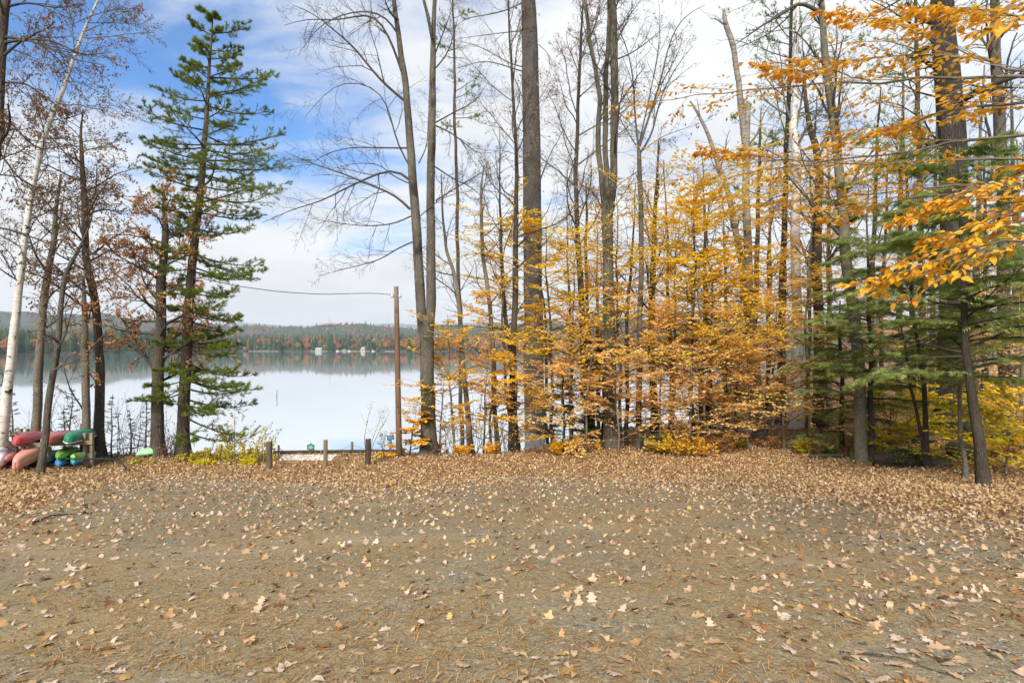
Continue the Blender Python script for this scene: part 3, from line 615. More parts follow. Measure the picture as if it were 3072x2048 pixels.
class Tree:
    def __init__(s, name, label, pts, bark, twig=None, Y=None, dy=0.0, group=None, cat='tree', sides=14, flare=.45, lump=.05, seed=0, ds=.14, part='trunk'):
        s.seed = seed; s.r = np.random.default_rng(seed+1000); s.bark = bark; s.twig = twig or B_TWIG
        b = base(pts[0][0], pts[0][1]) if Y is None else at(pts[0][0], Y)
        s.b = b; s.Y = b[1]; s.root = root(name, b, label, cat, group); s.stems = []
        w = to_world(pts, s.Y, dy); w[0, :3] = b; w = np.vstack([np.r_[b-np.array([0, 0, .3]), w[0, 3]], w])
        s.stem(w, sides, flare, lump, ds, part, .3)
    def stem(s, w, sides=10, flare=0, lump=.05, ds=.16, part='trunk', h0=0.0, fh=.35):
        ln = np.linalg.norm(np.diff(w[:, :3], axis=0), axis=1).sum(); q = resample(w, max(int(ln/ds), 6)); q[:, 3] = np.maximum(q[:, 3], .004)
        rw = np.random.default_rng(s.seed*7+len(s.stems)); hh = np.linspace(0, ln, len(q)); am = (.016 if q[0, 3] > .12 else .03 if q[0, 3] > .08 else .05)*ss(0, 1.5, hh)
        for ax_ in (0, 1): q[:, ax_] += am*sum(np.sin(hh*f_+rw.uniform(0, 6.28))*a_ for f_, a_ in ((.9, 1), (2.1, .55), (4.3, .25)))
        w = q
        g = stem_geo(q[:, :3], q[:, 3], sides, s.seed+len(s.stems), flare, lump, h0, fh)
        link(part, g.mesh(part, s.b), s.bark, s.root); c = resample(w, 40); s.stems.append((c[None, :, :3], c[None, :, 3])); return s.stems[-1]
    def limbs(s, Ls, sides=5, each=True, m=None, name='limb', child='twigs'):
        """Ls: list of levels (P,R,own); every first-order limb is a part, its twigs a sub-part"""
        m = m or s.twig
        for k in range(len(Ls[0][0])) if each else [None]:
            g = Geo(); sel = slice(None) if k is None else slice(k, k+1)
            g.add(*tubes(Ls[0][0][sel], Ls[0][1][sel], sides)); lo = link(name if each else 'branches', g.mesh(name, s.b), m, s.root)
            if not each: tag(lo, kind='stuff')
            g = Geo()
            for P, R, own in Ls[1:]:
                q = slice(None) if k is None else own == k
                if k is None or q.any(): g.add(*tubes(P[q], R[q], 3))
            if g.n: tag(link(child, g.mesh(child, s.b), m, lo), kind='stuff')
    def leaves(s, Ps, m, tone, size, mode='cluster', t0=.25, tpl=LEAF4, name='crown', tr=(0, 1), every=1.0, updown=0.0):
        g = Geo(); r = s.r
        for P, mm in zip(Ps, m):
            if mm == 0 or len(P) == 0: continue
            p, t = along(P, mm, t0, 1.0, r)
            if every < 1: k = r.random(len(p)) < every; p, t = p[k], t[k]
            n = len(p); z = np.array([0, 0, 1.0])
            if mode == 'plane':
                side = norm(np.cross(t, z))*np.where(r.random((n, 1)) < .5, 1, -1); d = norm(t*.8+side*.9+r.normal(0, .18, (n, 3))+np.array([0, 0, -.12])); nn = z+r.normal(0, .38, (n, 3))
            elif mode == 'droop':
                side = norm(np.cross(t, z))*np.where(r.random((n, 1)) < .5, 1, -1); d = norm(t*.8+side*.85+r.normal(0, .2, (n, 3))+np.array([0, 0, -.42])); nn = z*.8+d*np.array([.6, .6, 0])+r.normal(0, .4, (n, 3))
            elif mode == 'hang': d = norm(t*.5+r.normal(0, .6, (n, 3))+np.array([0, 0, -.7])); nn = r.normal(size=(n, 3))
            elif mode == 'tuft': d = norm(t+r.normal(0, .35, (n, 3))+np.array([0, 0, updown])); nn = r.normal(size=(n, 3))
            else: d = r.normal(size=(n, 3)); nn = r.normal(size=(n, 3))+z*.6
            ti = tr[0]+(tr[1]-tr[0])*np.clip(r.normal(.5, .22, n)+.12*wav(p[:, 0]*2, p[:, 2]*2, 1.3), 0, 1)
            tp = tpl if isinstance(tpl, tuple) else tpl[len(g.v) % len(tpl)]
            place(g, tp[0], tp[1], p, d, nn, size*r.uniform(.75, 1.25, n), ti)
        if g.n: tag(link(name, g.mesh(name, s.b, smooth=False), LM[tone], s.root), kind='stuff')
def vlimbs(T, lines, r0, drift=1.2, n=14, sd=0):
    """main limbs traced as polylines; each wanders towards or away from the lake as it grows"""
    r = np.random.default_rng(sd); P = []; R = []
    for i, ln in enumerate(lines):
        rr = r0[i] if isinstance(r0, (list, tuple)) else r0; k = len(ln); dr = r.uniform(-drift, drift)
        w = np.array([W(p[0], p[1], T.Y+dr*(q/(k-1))**1.2) for q, p in enumerate(ln)]); P.append(resample(w, n)); R.append(np.linspace(rr, rr*.16, n))
    return np.array(P), np.array(R), np.arange(len(lines))
def r3(*p): return [(536+a/2.56, b/2.56) for a, b in p]          # tracing grids of three enlargements
def r5(*p): return [(1072+a/2.56, b/2.56) for a, b in p]
def r7(*p): return [(1684+a/2.56, b/2.56) for a, b in p]
def crown(T, P, R, k1, t0, t1, ang=.9, lf=.22, trop=.05, ks=(8, 6, 3), lfs=(.5, .45, .5), each=True, rf=.38, wig=.10, rmin=.004, taper=.5, flat=0, ret=False, extra=None):
    L = [spawn(P, R, np.zeros(1, int), k1, t0, t1, ang, .18, lf, 12, wig, trop, rf, T.r, taper=taper, rmin=.012, flat=flat)]
    L[0] = (L[0][0], L[0][1], np.arange(len(L[0][0])))
    if extra is not None: L[0] = (np.concatenate([extra[0], resamp_n(L[0][0], extra[0].shape[1])]), np.concatenate([extra[1], resamp_r(L[0][1], extra[1].shape[1])]), np.arange(len(extra[0])+len(L[0][0])))
    grow(T, L, ks, lfs, trop, wig, rmin, flat); T.limbs(L, each=each); return L
def resamp_n(P, n):
    i = np.linspace(0, P.shape[1]-1, n); a = np.floor(i).astype(int).clip(0, P.shape[1]-2); f = (i-a)[None, :, None]; return P[:, a]*(1-f)+P[:, a+1]*f
def resamp_r(R, n):
    i = np.linspace(0, R.shape[1]-1, n); a = np.floor(i).astype(int).clip(0, R.shape[1]-2); f = (i-a)[None, :]; return R[:, a]*(1-f)+R[:, a+1]*f
def grow(T, L, ks, lfs, trop=.04, wig=.12, rmin=.004, flat=0):
    for q, (k, lf) in enumerate(zip(ks, lfs)):
        P, R, own = L[-1]; L.append(spawn(P, R, own, k, .18, .97, .75, .2, lf, 5 if q == 0 else 3 if q < 2 else 2, wig*1.25, trop*.6, .55, T.r, rmin=rmin, flat=flat, lmin=.12))

# ---- left shore group
T = Tree('birch_tree', 'leaning white paper birch at the left edge of the photo', [(-2, 1062, 26), (20, 880, 19), (35, 740, 17), (50, 600, 14), (75, 430, 12), (100, 320, 10), (150, 190, 8), (185, 90, 6), (225, 0, 4), (245, -60, 2)], B_BIRCH, Y=17.6, dy=.6, seed=1, sides=18, lump=.03)
L = crown(T, *T.stems[0], 30, .35, .97, .95, .19, -.01, (9, 7), (.5, .5), rf=.22, rmin=.004)
T.leaves([L[2][0], L[1][0]], [5, 4], 'darkleaf', .055, 'hang', tr=(.0, .9))
T = Tree('oak_tree', 'thick oak trunk cut by the upper left corner', [(-75, 1085, 30), (-50, 800, 27), (-25, 500, 25), (-8, 250, 22), (2, 150, 20), (10, 60, 18), (18, -40, 14), (25, -200, 7)], B_OAK, Y=16.5, seed=2, sides=14)
ex = vlimbs(T, [[(-2, 100), (70, 88), (130, 95), (190, 130), (255, 120)], [(4, 85), (60, 90), (110, 108), (170, 138), (240, 150)], [(-5, 190), (60, 190), (110, 230), (160, 260)], [(-8, 240), (40, 300), (90, 350), (150, 330), (220, 345)], [(0, 20), (60, 5), (130, 20), (200, 8)], [(-15, 330), (50, 420), (120, 440), (180, 470)], [(-20, 400), (40, 405), (100, 440)], [(-25, 520), (40, 530), (110, 560), (180, 590)]], [.05, .045, .04, .045, .04, .035, .03, .03], sd=2)
L = crown(T, *T.stems[0], 8, .5, .95, .9, .16, .0, (8, 6, 2), (.5, .5, .5), extra=ex)
T.leaves([L[2][0], L[3][0]], [3, 2], 'darkleaf', .07, 'hang', tr=(0, .9))
T.leaves([L[2][0]], [1], 'oakdark', .08, 'hang', name='withered_leaves', every=.4)
T = Tree('maple_tree', 'straight grey trunk rising behind the kayak rack beside the birch', [(78, 1003, 19), (88, 860, 17), (98, 720, 15), (108, 650, 14), (122, 560, 12), (128, 480, 8), (140, 400, 4)], B_SMOOTH, Y=19.6, seed=3)
ex = vlimbs(T, [[(108, 622), (95, 607), (84, 590), (72, 560), (55, 500)], [(124, 555), (145, 545), (185, 590), (245, 660)], [(115, 600), (140, 500), (150, 420)]], [.05, .035, .04], sd=3)
L = crown(T, *T.stems[0], 7, .45, .95, .8, .2, .03, (7, 6), (.5, .5), extra=ex); T.leaves([L[2][0]], [3], 'oakdark', .075, 'hang')
T = Tree('leaning_maple', 'thin leaning dark trunk in front of the kayak rack', [(92, 1090, 14), (109, 927, 14), (129, 802, 12), (144, 704, 10), (156, 626, 9), (180, 575, 7), (205, 520, 4), (215, 480, 2)], B_MAPLE, dy=.4, seed=4, flare=.2)
ex = vlimbs(T, [[(129, 805), (150, 770), (163, 720), (172, 690), (185, 650)], [(124, 850), (150, 835), (180, 832), (215, 822)], [(133, 790), (112, 740), (98, 730), (88, 760)]], [.03, .03, .02], .5, sd=4)
L = crown(T, *T.stems[0], 8, .5, .95, .9, .16, .0, (6, 5), (.5, .5), extra=ex, rmin=.003); T.leaves([L[2][0]], [2], 'oakdark', .075, 'hang', every=.7)
T = Tree('maple_tree', 'grey forked trunk just left of the dark straight oak', [(199, 1040, 17), (198, 930, 16), (196, 840, 16), (196, 760, 13), (194, 700, 10), (190, 640, 6)], B_SMOOTH, Y=19.0, seed=5)
ex = vlimbs(T, [[(196, 950), (182, 925), (165, 905), (150, 860), (142, 820)], [(197, 845), (215, 870), (222, 880)], [(196, 770), (206, 720), (215, 680), (230, 640)], [(195, 760), (180, 740), (165, 750), (150, 735)]], [.035, .04, .035, .03], .4, sd=5)
L = crown(T, *T.stems[0], 4, .6, .95, .8, .18, .0, (6, 5), (.5, .5), extra=ex); T.leaves([L[2][0]], [4], 'brown', .08, 'hang')
T = Tree('oak_tree', 'dark straight oak at the right end of the kayak rack', [(229, 1052, 24), (228, 940, 20), (228, 848, 18), (224, 760, 17), (219, 692, 16), (208, 640, 16), (199, 580, 15), (191, 430, 12), (186, 363, 9), (184, 300, 5), (190, 250, 2)], B_OAK, seed=6)
L = crown(T, *T.stems[0], 24, .42, .97, 1.0, .19, .0, (8, 6), (.5, .5)); T.leaves([L[2][0], L[1][0]], [4, 4], 'oakdark', .075, 'hang', tr=(.1, 1))
T = Tree('oak_tree', 'oak full of russet leaves left of the tall green pine', [(363, 1047, 27), (362, 940, 25), (365, 829, 24), (368, 740, 22), (369, 653, 20), (375, 600, 17), (380, 540, 14), (380, 488, 10), (378, 440, 5)], B_OAK, seed=7, dy=-.3)
L = crown(T, *T.stems[0], 34, .30, .97, 1.15, .24, .0, (8, 6), (.5, .5), rf=.3, taper=.35)
T.leaves([L[2][0], L[1][0]], [6, 5], 'brown', .085, 'cluster', tr=(.1, 1))
g = Geo(); r = np.random.default_rng(77); vines = []
for k in range(9):
    h = np.linspace(0, r.uniform(1.2, 2.6), 14); a = r.uniform(3.6, 6.0)+.25*np.sin(h*r.uniform(2, 4)+k); rad = .24-.02*h
    vines.append(np.stack([T.b[0]+np.cos(a)*rad, T.b[1]+np.sin(a)*rad, T.b[2]+h], -1))
g.add(*tubes(np.array(vines), np.full((9, 14), .008), 4)); tag(link('vine_stems', g.mesh('vine_stems', T.b), B_DEADTWIG, T.root), kind='stuff')

# ---- the tall white pine
pp = [(420, 1047, 27), (422, 940, 25), (425, 848, 23), (430, 760, 22), (434, 711, 21), (440, 640, 19), (446, 575, 18), (459, 449, 15), (466, 351, 12), (475, 254, 9), (484, 137, 6), (488, 70, 4), (489, 24, 2)]
T = Tree('white_pine', 'tall green white pine beside the open lake', pp, B_WHITEPINE, B_DARK, seed=8, sides=16)
r = np.random.default_rng(88); Pt, Rt = T.stems[0]
# (height on the photo, reach in pixels, direction in degrees: 0 right, 180 left, 90 away from the camera)
wh = []
ext_r = np.interp(np.arange(40, 1000, 10), [40, 95, 150, 200, 245, 330, 385, 450, 520, 590, 650, 700, 760, 870, 990], [20, 82, 75, 138, 150, 185, 205, 215, 140, 155, 130, 115, 120, 155, 150])
ext_l = np.interp(np.arange(40, 1000, 10), [40, 60, 180, 250, 330, 390, 450, 560, 620, 760, 900, 1000], [16, 40, 70, 110, 118, 112, 80, 75, 60, 60, 70, 40])
yv = 46.0
while yv < 965:
    k = r.integers(3, 6); a0 = r.uniform(0, 360)
    for q in range(k):
        az = a0+q*360/k+r.uniform(-25, 25); c = math.cos(math.radians(az)); i = int(np.clip((yv-40)/10, 0, 95))
        ext = (ext_r[i] if c > 0 else ext_l[i])*abs(c)+.5*(ext_r[i]+ext_l[i])*(1-abs(c)); wh.append((yv+r.uniform(-6, 6), ext*r.uniform(.6, 1.05), az))
    yv += r.uniform(22, 40)*(1+.35*(yv > 480))
for y_, e_, a_ in ((95, 84, 8), (155, 60, 0), (197, 140, 5), (240, 150, -6), (330, 190, 2), (385, 205, -4), (452, 212, -10), (592, 158, -5), (622, 140, 5), (250, 112, 175), (332, 118, 182), (388, 112, 185), (50, 40, 170), (870, 160, 0), (990, 150, 10), (930, 140, -30), (850, 150, -40), (890, 165, -15), (915, 150, 25), (955, 160, -8), (975, 130, -50), (835, 140, 15), (780, 125, -20), (690, 120, -35), (745, 118, 10), (660, 125, -15), (900, 100, 200), (180, 66, 180), (720, 120, 0), (800, 130, -10)): wh.append((y_-18*(y_ < 300), e_, a_))
P1 = []; R1 = []; zs = Pt[0, :, 2]
for y_, e_, az in wh:
    z = CZ-(y_-HY)/FV*T.Y; z0 = z; x0 = np.interp(z0, zs, Pt[0, :, 0]); yy = np.interp(z0, zs, Pt[0, :, 1]); ln = e_/FV*T.Y
    hfr = (z-T.b[2])/15.5; el = -.12+.62*max(hfr-.45, 0)+r.normal(0, .07); s = np.linspace(0, 1, 14)
    dz = ln*(np.tan(el)*s-.34*(1-hfr)*s*(1-.55*s)*1.1+.13*s**3); a = math.radians(az)+.18*np.sin(s*3+r.uniform(0, 6))*s
    P1.append(np.stack([x0+np.cos(a)*ln*s, yy+np.sin(a)*ln*s, z0+dz], -1)); R1.append(np.linspace(.012+.011*ln, .004, 14))
P1 = np.array(P1); R1 = np.array(R1); L = [(P1, R1, np.arange(len(P1)))]
L.append(spawn(P1, R1, L[0][2], 11, .22, .99, .8, .18, .32, 6, .1, .05, .5, T.r, flat=.75, taper=.6, rmin=.004)); L.append(spawn(*L[1], 4, .25, .97, .7, .2, .45, 4, .1, .05, .6, T.r, flat=.5, rmin=.003))
T.limbs(L[:2], m=B_DARK)
T.leaves([L[2][0], L[1][0], L[0][0]], [4, 9, 11], 'pine', .112, 'tuft', .24, tpl=TUFT, name='needle_crown', updown=.3, tr=(0, .85))

# ---- bank saplings and young firs
def fir(xv, Y, topv, w, label, tone='fir', seed=0, thin=1.0, group='young firs on the lake bank'):
    b = at(xv, Y); top = CZ-(topv-HY)/FV*Y; h = top-b[2]; T = Tree('young_fir', label, [(xv, HY+(CZ-b[2])/Y*FV, 4), (xv+2, (topv+HY+(CZ-b[2])/Y*FV)/2, 2.5), (xv+1, topv, 1)], B_DARK, Y=Y, seed=seed, sides=7, flare=.1, group=group)
    P, R = T.stems[0]; k = int(26*thin*max(h, 1)/2); L = [spawn(P, R, np.zeros(1, int), k, .08, .97, 1.35, .15, w/h, 6, .08, .02, .5, T.r, taper=.85, rmin=.004)]
    L[0] = (L[0][0], L[0][1], np.arange(k)); L.append(spawn(*L[0], 5, .2, .95, .8, .15, .45, 4, .08, 0, .6, T.r, flat=.9, rmin=.002)); T.limbs(L, each=False, m=B_DARK)
    T.leaves([L[1][0], L[0][0]], [3, 4], tone, .06, 'tuft', .1, tpl=TUFT, name='needle_crown')
for i, (xv, Y, tv, w, lab) in enumerate([(257, 19.6, 905, .55, 'bushy young fir just right of the dark straight oak'), (160, 20.5, 890, .5, 'young fir above the red canoe'), (148, 20.0, 930, .4, 'short young fir behind the kayak rack'), (30, 20.2, 880, .5, 'young fir behind the white birch'), (300, 21, 940, .35, 'sparse young fir between the two oaks'), (335, 20.8, 915, .4, 'young fir just left of the russet oak'), (6, 19.6, 850, .6, 'young fir at the left edge of the photo')]): fir(xv, Y, tv, w, lab, seed=30+i)
def twig_shrub(xv, Y, topv, spread, k, tone, nleaf, size, label, seed, name='bank_shrub', cat='shrub', group=None, mode='cluster', lean=.35, low=.15):
    b = at(xv, Y); h = CZ-(topv-HY)/FV*Y-b[2]; r = np.random.default_rng(seed); o = root(name, b, label, cat, group); P = []
    for i in range(k):
        d = np.array([r.normal(0, lean), r.normal(0, lean), 1.0]); hh = h*r.uniform(.55, 1.0); p = np.array([b[0]+r.normal(0, spread*.3), b[1]+r.normal(0, spread*.2), 0]); p[2] = G1(p[0], p[1])-.03; q = [p]
        for _ in range(7): d = norm(d+r.normal(0, .12, 3)); q.append(q[-1]+d*hh/7)
        P.append(q)
    P = np.array(P); R = np.repeat(np.linspace(.011, .003, 8)[None], k, 0); T = Tree.__new__(Tree); T.b = b; T.root = o; T.r = r; T.twig = B_TWIG; T.seed = seed
    L = [(P, R, np.arange(k)), spawn(P, R, np.arange(k), 6, low, .97, .7, .2, .35, 5, .12, .03, .6, r, rmin=.002)]; T.limbs(L, 4, each=False)
    if nleaf: T.leaves([L[1][0], P], [nleaf, nleaf+2], tone, size, mode, .1)
    return T
bs = [(455, 19.0, 1020, .5, 5, 'bush', 'low yellow green shrub at the foot of the tall pine'), (500, 18.8, 1015, .7, 12, 'bush', 'low green and rust shrub right of the tall pine'), (548, 18.6, 1015, .8, 11, 'bush', 'mixed yellow shrub between pine and first post'), (590, 18.6, 985, .6, 12, 'bush', 'tall green shrub just left of the first post'), (575, 17.9, 1045, .6, 12, 'lime', 'low yellow shrub in front of the first post'), (420, 18.6, 1040, .6, 8, 'bush', 'low shrub in front of the tall pine trunk'), (330, 18.4, 1052, .6, 8, 'bush', 'low rusty shrub by the pale green boat'), (525, 19.6, 945, .8, 8, 'bush', 'tall thin yellow shrub under the pine boughs'), (390, 19.6, 960, .6, 12, 'darkleaf', 'tangle of bare stems between oak and pine'), (470, 18.0, 1052, .7, 12, 'lime', 'low yellow green shrub along the gravel edge'), (620, 18.7, 1040, .35, 7, 'lime', 'small yellow shrub right behind the first post')]
for i, (xv, Y, tv, sp, k, tone, lab) in enumerate(bs): twig_shrub(xv, Y, tv, sp, k, tone, 8 if tone != 'darkleaf' else 1, .08, lab, 60+i, group='shrubs along the lake bank')
for i, (xv, Y, tv, tone, lab) in enumerate([(596, 19.4, 918, 'green', 'thin sapling with round green leaves left of the first post'), (848, 19.4, 918, 'lime', 'thin pale sapling with yellow green leaves behind the third post'), (878, 19.2, 965, 'green', 'spindly sapling beside the blue sign'), (720, 28, 1012, 'green', 'x')][:3]):
    twig_shrub(xv, Y, tv, .12, 3, tone, 2, .075, lab, 80+i, 'bare_sapling', 'sapling', lean=.1, low=.4)
for i, (xv, Y, tv, wh_) in enumerate([(55, 19.8, 880, 'right of the white birch'), (120, 20, 870, 'behind the thin leaning trunk'), (172, 20.2, 860, 'left of the grey forked trunk'), (275, 20.1, 900, 'right of the dark straight oak'), (310, 20.3, 880, 'midway between the two oaks'), (345, 19.8, 920, 'close left of the russet oak'), (395, 20.4, 900, 'between the russet oak and the pine'), (215, 20.4, 930, 'close left of the dark straight oak')]):
    twig_shrub(xv, Y, tv, .5, 7, 'darkleaf', 1, .05, 'wispy bare brush on the lake bank '+wh_, 90+i, 'brush', 'brush', 'bare brush on the lake bank', lean=.16)

# ---- twin maple beside the utility pole
T = Tree('twin_maple', 'twin stemmed bare maple just right of the utility pole', [(986, 1045, 37), (984, 960, 33), (981, 860, 31), (979, 780, 32), (978, 745, 33), (977, 725, 30)], B_MAPLE, B_TWIG, seed=20, sides=20, flare=.35, ds=.10)
Yt = T.Y
wl = to_world([(970, 765, 20), (967, 700, 23), (962, 620, 22), (955, 520, 21), (948, 400, 19), (940, 290, 17), (933, 200, 15), (920, 130, 13), (912, 60, 11), (903, -10, 9), (898, -120, 4)], Yt); T.stem(wl, 18, 0, .05, .1, 'stem')
wr = to_world([(987, 765, 20), (989, 690, 22), (989, 600, 21), (990, 480, 19), (991, 350, 18), (993, 230, 16), (992, 160, 14), (996, 80, 11), (1000, 0, 9), (1002, -120, 4)], Yt, .3); T.stem(wr, 18, 0, .05, .1, 'stem')
w3 = to_world([(993, 90, 8), (985, 50, 8), (975, 10, 7), (965, -60, 4)], Yt, -.2); T.stem(w3, 10, 0, .05, .12, 'stem')
LINES = [r3((1040, 1230), (950, 1140), (780, 1080), (680, 1030), (580, 1000), (430, 950), (300, 890)), r3((1040, 1060), (1000, 1000), (920, 990), (840, 1020), (740, 1075), (640, 1110), (520, 1190), (380, 1215), (170, 1310)),
 r3((1005, 590), (870, 480), (800, 390), (740, 320), (690, 250), (600, 190), (480, 80), (350, 30)), r3((1040, 870), (890, 870), (690, 865), (530, 905), (420, 1000)), r3((1045, 1270), (940, 1320), (780, 1330), (600, 1310), (440, 1280)),
 r3((990, 420), (940, 270), (880, 150), (830, 70), (740, 90), (600, 130), (450, 100), (300, 150)), r3((970, 120), (930, 90), (900, 30), (880, -40)), r3((960, 190), (900, 100), (800, 60), (650, 80), (500, 150), (380, 330)),
 r3((1050, 1000), (960, 850), (915, 640), (890, 560), (780, 480), (600, 480), (420, 690)), r3((1060, 1420), (980, 1450), (860, 1530), (740, 1560), (500, 1620)), r3((1040, 1080), (940, 1040), (860, 960), (700, 960), (560, 1000)),
 r3((1190, 740), (1280, 780), (1370, 850), (1440, 910), (1560, 890)), r3((1185, 980), (1290, 1050), (1400, 1100), (1500, 1200)), r3((1190, 1180), (1300, 1110), (1420, 1040), (1540, 970)), r3((1190, 720), (1300, 660), (1420, 600), (1500, 480)),
 r3((1190, 400), (1250, 330), (1290, 230), (1330, 60)), r3((1090, 960), (1140, 860), (1150, 540)), r3((1185, 320), (1250, 150), (1300, 20)), r3((1100, 1270), (1200, 1180), (1350, 1120), (1430, 1200))]
ex = vlimbs(T, LINES, [.05, .05, .055, .035, .03, .05, .045, .04, .035, .03, .025, .035, .03, .03, .03, .03, .025, .03, .02], 1.5, sd=20)
L = [ex]; grow(T, L, (11, 7, 3), (.36, .45, .5), -.03, .12, .0035); T.limbs(L)
T.leaves([L[2][0]], [1], 'darkleaf', .06, 'hang', every=.04)

# ---- the massive pine trunk
T = Tree('pine_tree', 'massive straight pine trunk in the middle of the photo', [(1229, 1028, 50), (1228, 960, 47), (1226, 860, 46), (1225, 700, 43), (1223, 550, 42), (1222, 400, 41), (1219, 200, 39), (1216, 80, 36), (1214, 0, 32), (1212, -120, 26), (1210, -260, 16)], B_PINE, B_DEADTWIG, seed=21, sides=44, flare=.38, lump=.022, ds=.10)
ex = vlimbs(T, [r5((330, 15), (250, 55), (170, 80), (0, 105), (-60, 140), (-130, 250)), r5((335, 180), (200, 195), (0, 220), (-150, 250)), r5((335, 420), (270, 405), (200, 375), (80, 355), (0, 390), (-150, 420)), r5((335, 395), (260, 380), (180, 330), (60, 265), (-60, 240), (-190, 210)), r5((335, 590), (290, 480), (200, 280), (90, 100), (30, -20)), r5((420, 260), (485, 320), (490, 430), (440, 500)), r5((340, 930), (250, 890), (120, 880), (40, 910), (-20, 840)), r5((430, 1000), (520, 1040), (540, 1120), (500, 1290)), r5((330, 770), (200, 700), (100, 420), (60, 380))], [.06, .045, .06, .05, .035, .03, .03, .02, .025], .8, sd=21)
L = [ex]; grow(T, L, (8, 6, 3), (.3, .45, .5), .0, .14, .004); T.limbs(L)
# old branch scars
g = Geo(); P, R = T.stems[0]; r = np.random.default_rng(5); sc_ = []
for k in range(26):
    t = r.uniform(.12, .75)*39; i = int(t); p = P[0, i]; a = r.uniform(3.3, 6.1); d = np.array([math.cos(a), math.sin(a), .1]); sc_.append(np.stack([p+d*R[0, i]*.9, p+d*(R[0, i]*1.02+.03), p+d*(R[0, i]*1.02+r.uniform(.04, .09))]))
g.add(*tubes(np.array(sc_), np.repeat(np.array([[.035, .028, .012]]), 26, 0), 7)); tag(link('branch_scars', g.mesh('branch_scars', T.b), B_DARK, T.root), kind='stuff')

# ---- shaggy three-stemmed maple
T = Tree('shaggy_maple', 'shaggy barked maple dividing into three upright stems', [(1404, 1030, 34), (1402, 930, 29), (1399, 800, 27), (1398, 700, 26), (1397, 600, 24), (1396, 520, 25), (1396, 480, 26), (1396, 462, 22)], B_SHAG, B_TWIG, seed=22, sides=28, flare=.3, lump=.07, ds=.09)
Yt = T.Y
st1 = T.stem(to_world([(1390, 485, 13), (1380, 420, 12), (1376, 330, 12), (1378, 230, 11), (1368, 160, 10), (1352, 90, 9), (1340, 0, 8), (1332, -120, 4)], Yt), 14, 0, .06, .1, 'stem')
st2 = T.stem(to_world([(1396, 485, 14), (1392, 420, 12), (1391, 300, 12), (1394, 160, 11), (1397, 50, 10), (1400, -40, 8), (1402, -160, 4)], Yt, .4), 14, 0, .06, .1, 'stem')
st3 = T.stem(to_world([(1403, 485, 16), (1409, 400, 16), (1412, 300, 17), (1412, 180, 18), (1409, 80, 17), (1407, 0, 15), (1405, -160, 8)], Yt, -.3), 16, 0, .08, .1, 'stem')
ex = vlimbs(T, [r5((820, 350), (780, 440), (770, 500)), r5((740, 350), (690, 160), (660, 0)), r5((880, 350), (960, 320), (1060, 250), (1200, 130)), r5((870, 640), (980, 740), (1040, 800)), r5((800, 1230), (740, 1120), (660, 1080), (560, 1060)), r5((860, 1230), (980, 1060), (1040, 980)), r5((870, 200), (980, 60), (1050, -30))], [.03, .03, .03, .02, .025, .02, .03], .8, sd=22)
P, R = st3; e1 = spawn(P, R, np.zeros(1, int), 9, .2, .95, .7, .15, .22, 14, .1, .03, .3, T.r, rmin=.01); P, R = st1; e2 = spawn(P, R, np.zeros(1, int), 8, .3, .95, .7, .15, .25, 14, .1, .03, .35, T.r, rmin=.01)
L = [(np.concatenate([ex[0], e1[0], e2[0]]), np.concatenate([ex[1], e1[1], e2[1]]), None)]; L[0] = (L[0][0], L[0][1], np.arange(len(L[0][0])))
grow(T, L, (9, 7, 3), (.42, .45, .5), .02, .13, .0035); T.limbs(L)

# ---- trunks of the middle and right woods
def bare(name, label, pts, bark_, Y=None, k=12, t0=.4, lf=.2, ks=(7, 6), seed=0, ang=.75, trop=.04, each=True, leaf=None, dy=0, sides=12, extra=None, group=None, flare=.35, lump=.05, twig=None, lfs=(.45, .45, .5)):
    T = Tree(name, label, pts, bark_, twig, Y=Y, dy=dy, seed=seed, sides=sides, group=group, flare=flare, lump=lump)
    ex = vlimbs(T, extra[0], extra[1], .8, 12, seed) if extra else None
    L = crown(T, *T.stems[0], k, t0, .97, ang, lf, trop, ks, lfs, each=each, extra=ex, rmin=.0035)
    if leaf: T.leaves([L[-1][0], L[-2][0]], [leaf[1], leaf[1]], leaf[0], leaf[2], leaf[3] if len(leaf) > 3 else 'cluster', every=leaf[4] if len(leaf) > 4 else 1)
    return T, L
bare('maple_tree', 'slim leaning grey maple right of the twin maple', [(1083, 1039, 15), (1076, 960, 13), (1069, 899, 12), (1059, 796, 11), (1054, 700, 10), (1052, 659, 9), (1040, 615, 8), (1025, 574, 7), (1018, 500, 5), (1012, 400, 2)], B_SMOOTH, 21, 9, .4, .2, seed=101, leaf=('darkleaf', 1, .06, 'hang', .3))
bare('maple_tree', 'pale slim trunk left of the massive pine', [(1146, 1032, 12), (1136, 907, 10), (1131, 790, 10), (1119, 653, 9), (1107, 536, 8), (1104, 450, 6), (1110, 380, 3)], B_SMOOTH, 22, 8, .5, .2, seed=102, leaf=('darkleaf', 1, .06, 'hang', .3))
bare('oak_tree', 'dark trunk close against the left of the massive pine', [(1186, 1026, 17), (1177, 888, 15), (1181, 731, 14), (1185, 536, 12), (1188, 400, 9), (1180, 260, 7), (1172, 100, 5), (1168, -20, 3)], B_DARK, 21.5, 20, .4, .2, (8, 6, 2), seed=103, leaf=('darkleaf', 1, .07, 'hang', .4))
bare('oak_tree', 'dark slanting trunk second left of the massive pine', [(1180, 1000, 11), (1172, 790, 10), (1156, 673, 9), (1150, 555, 7), (1146, 470, 5), (1150, 380, 3), (1148, 300, 1)], B_DARK, 22.5, 12, .4, .2, seed=104)
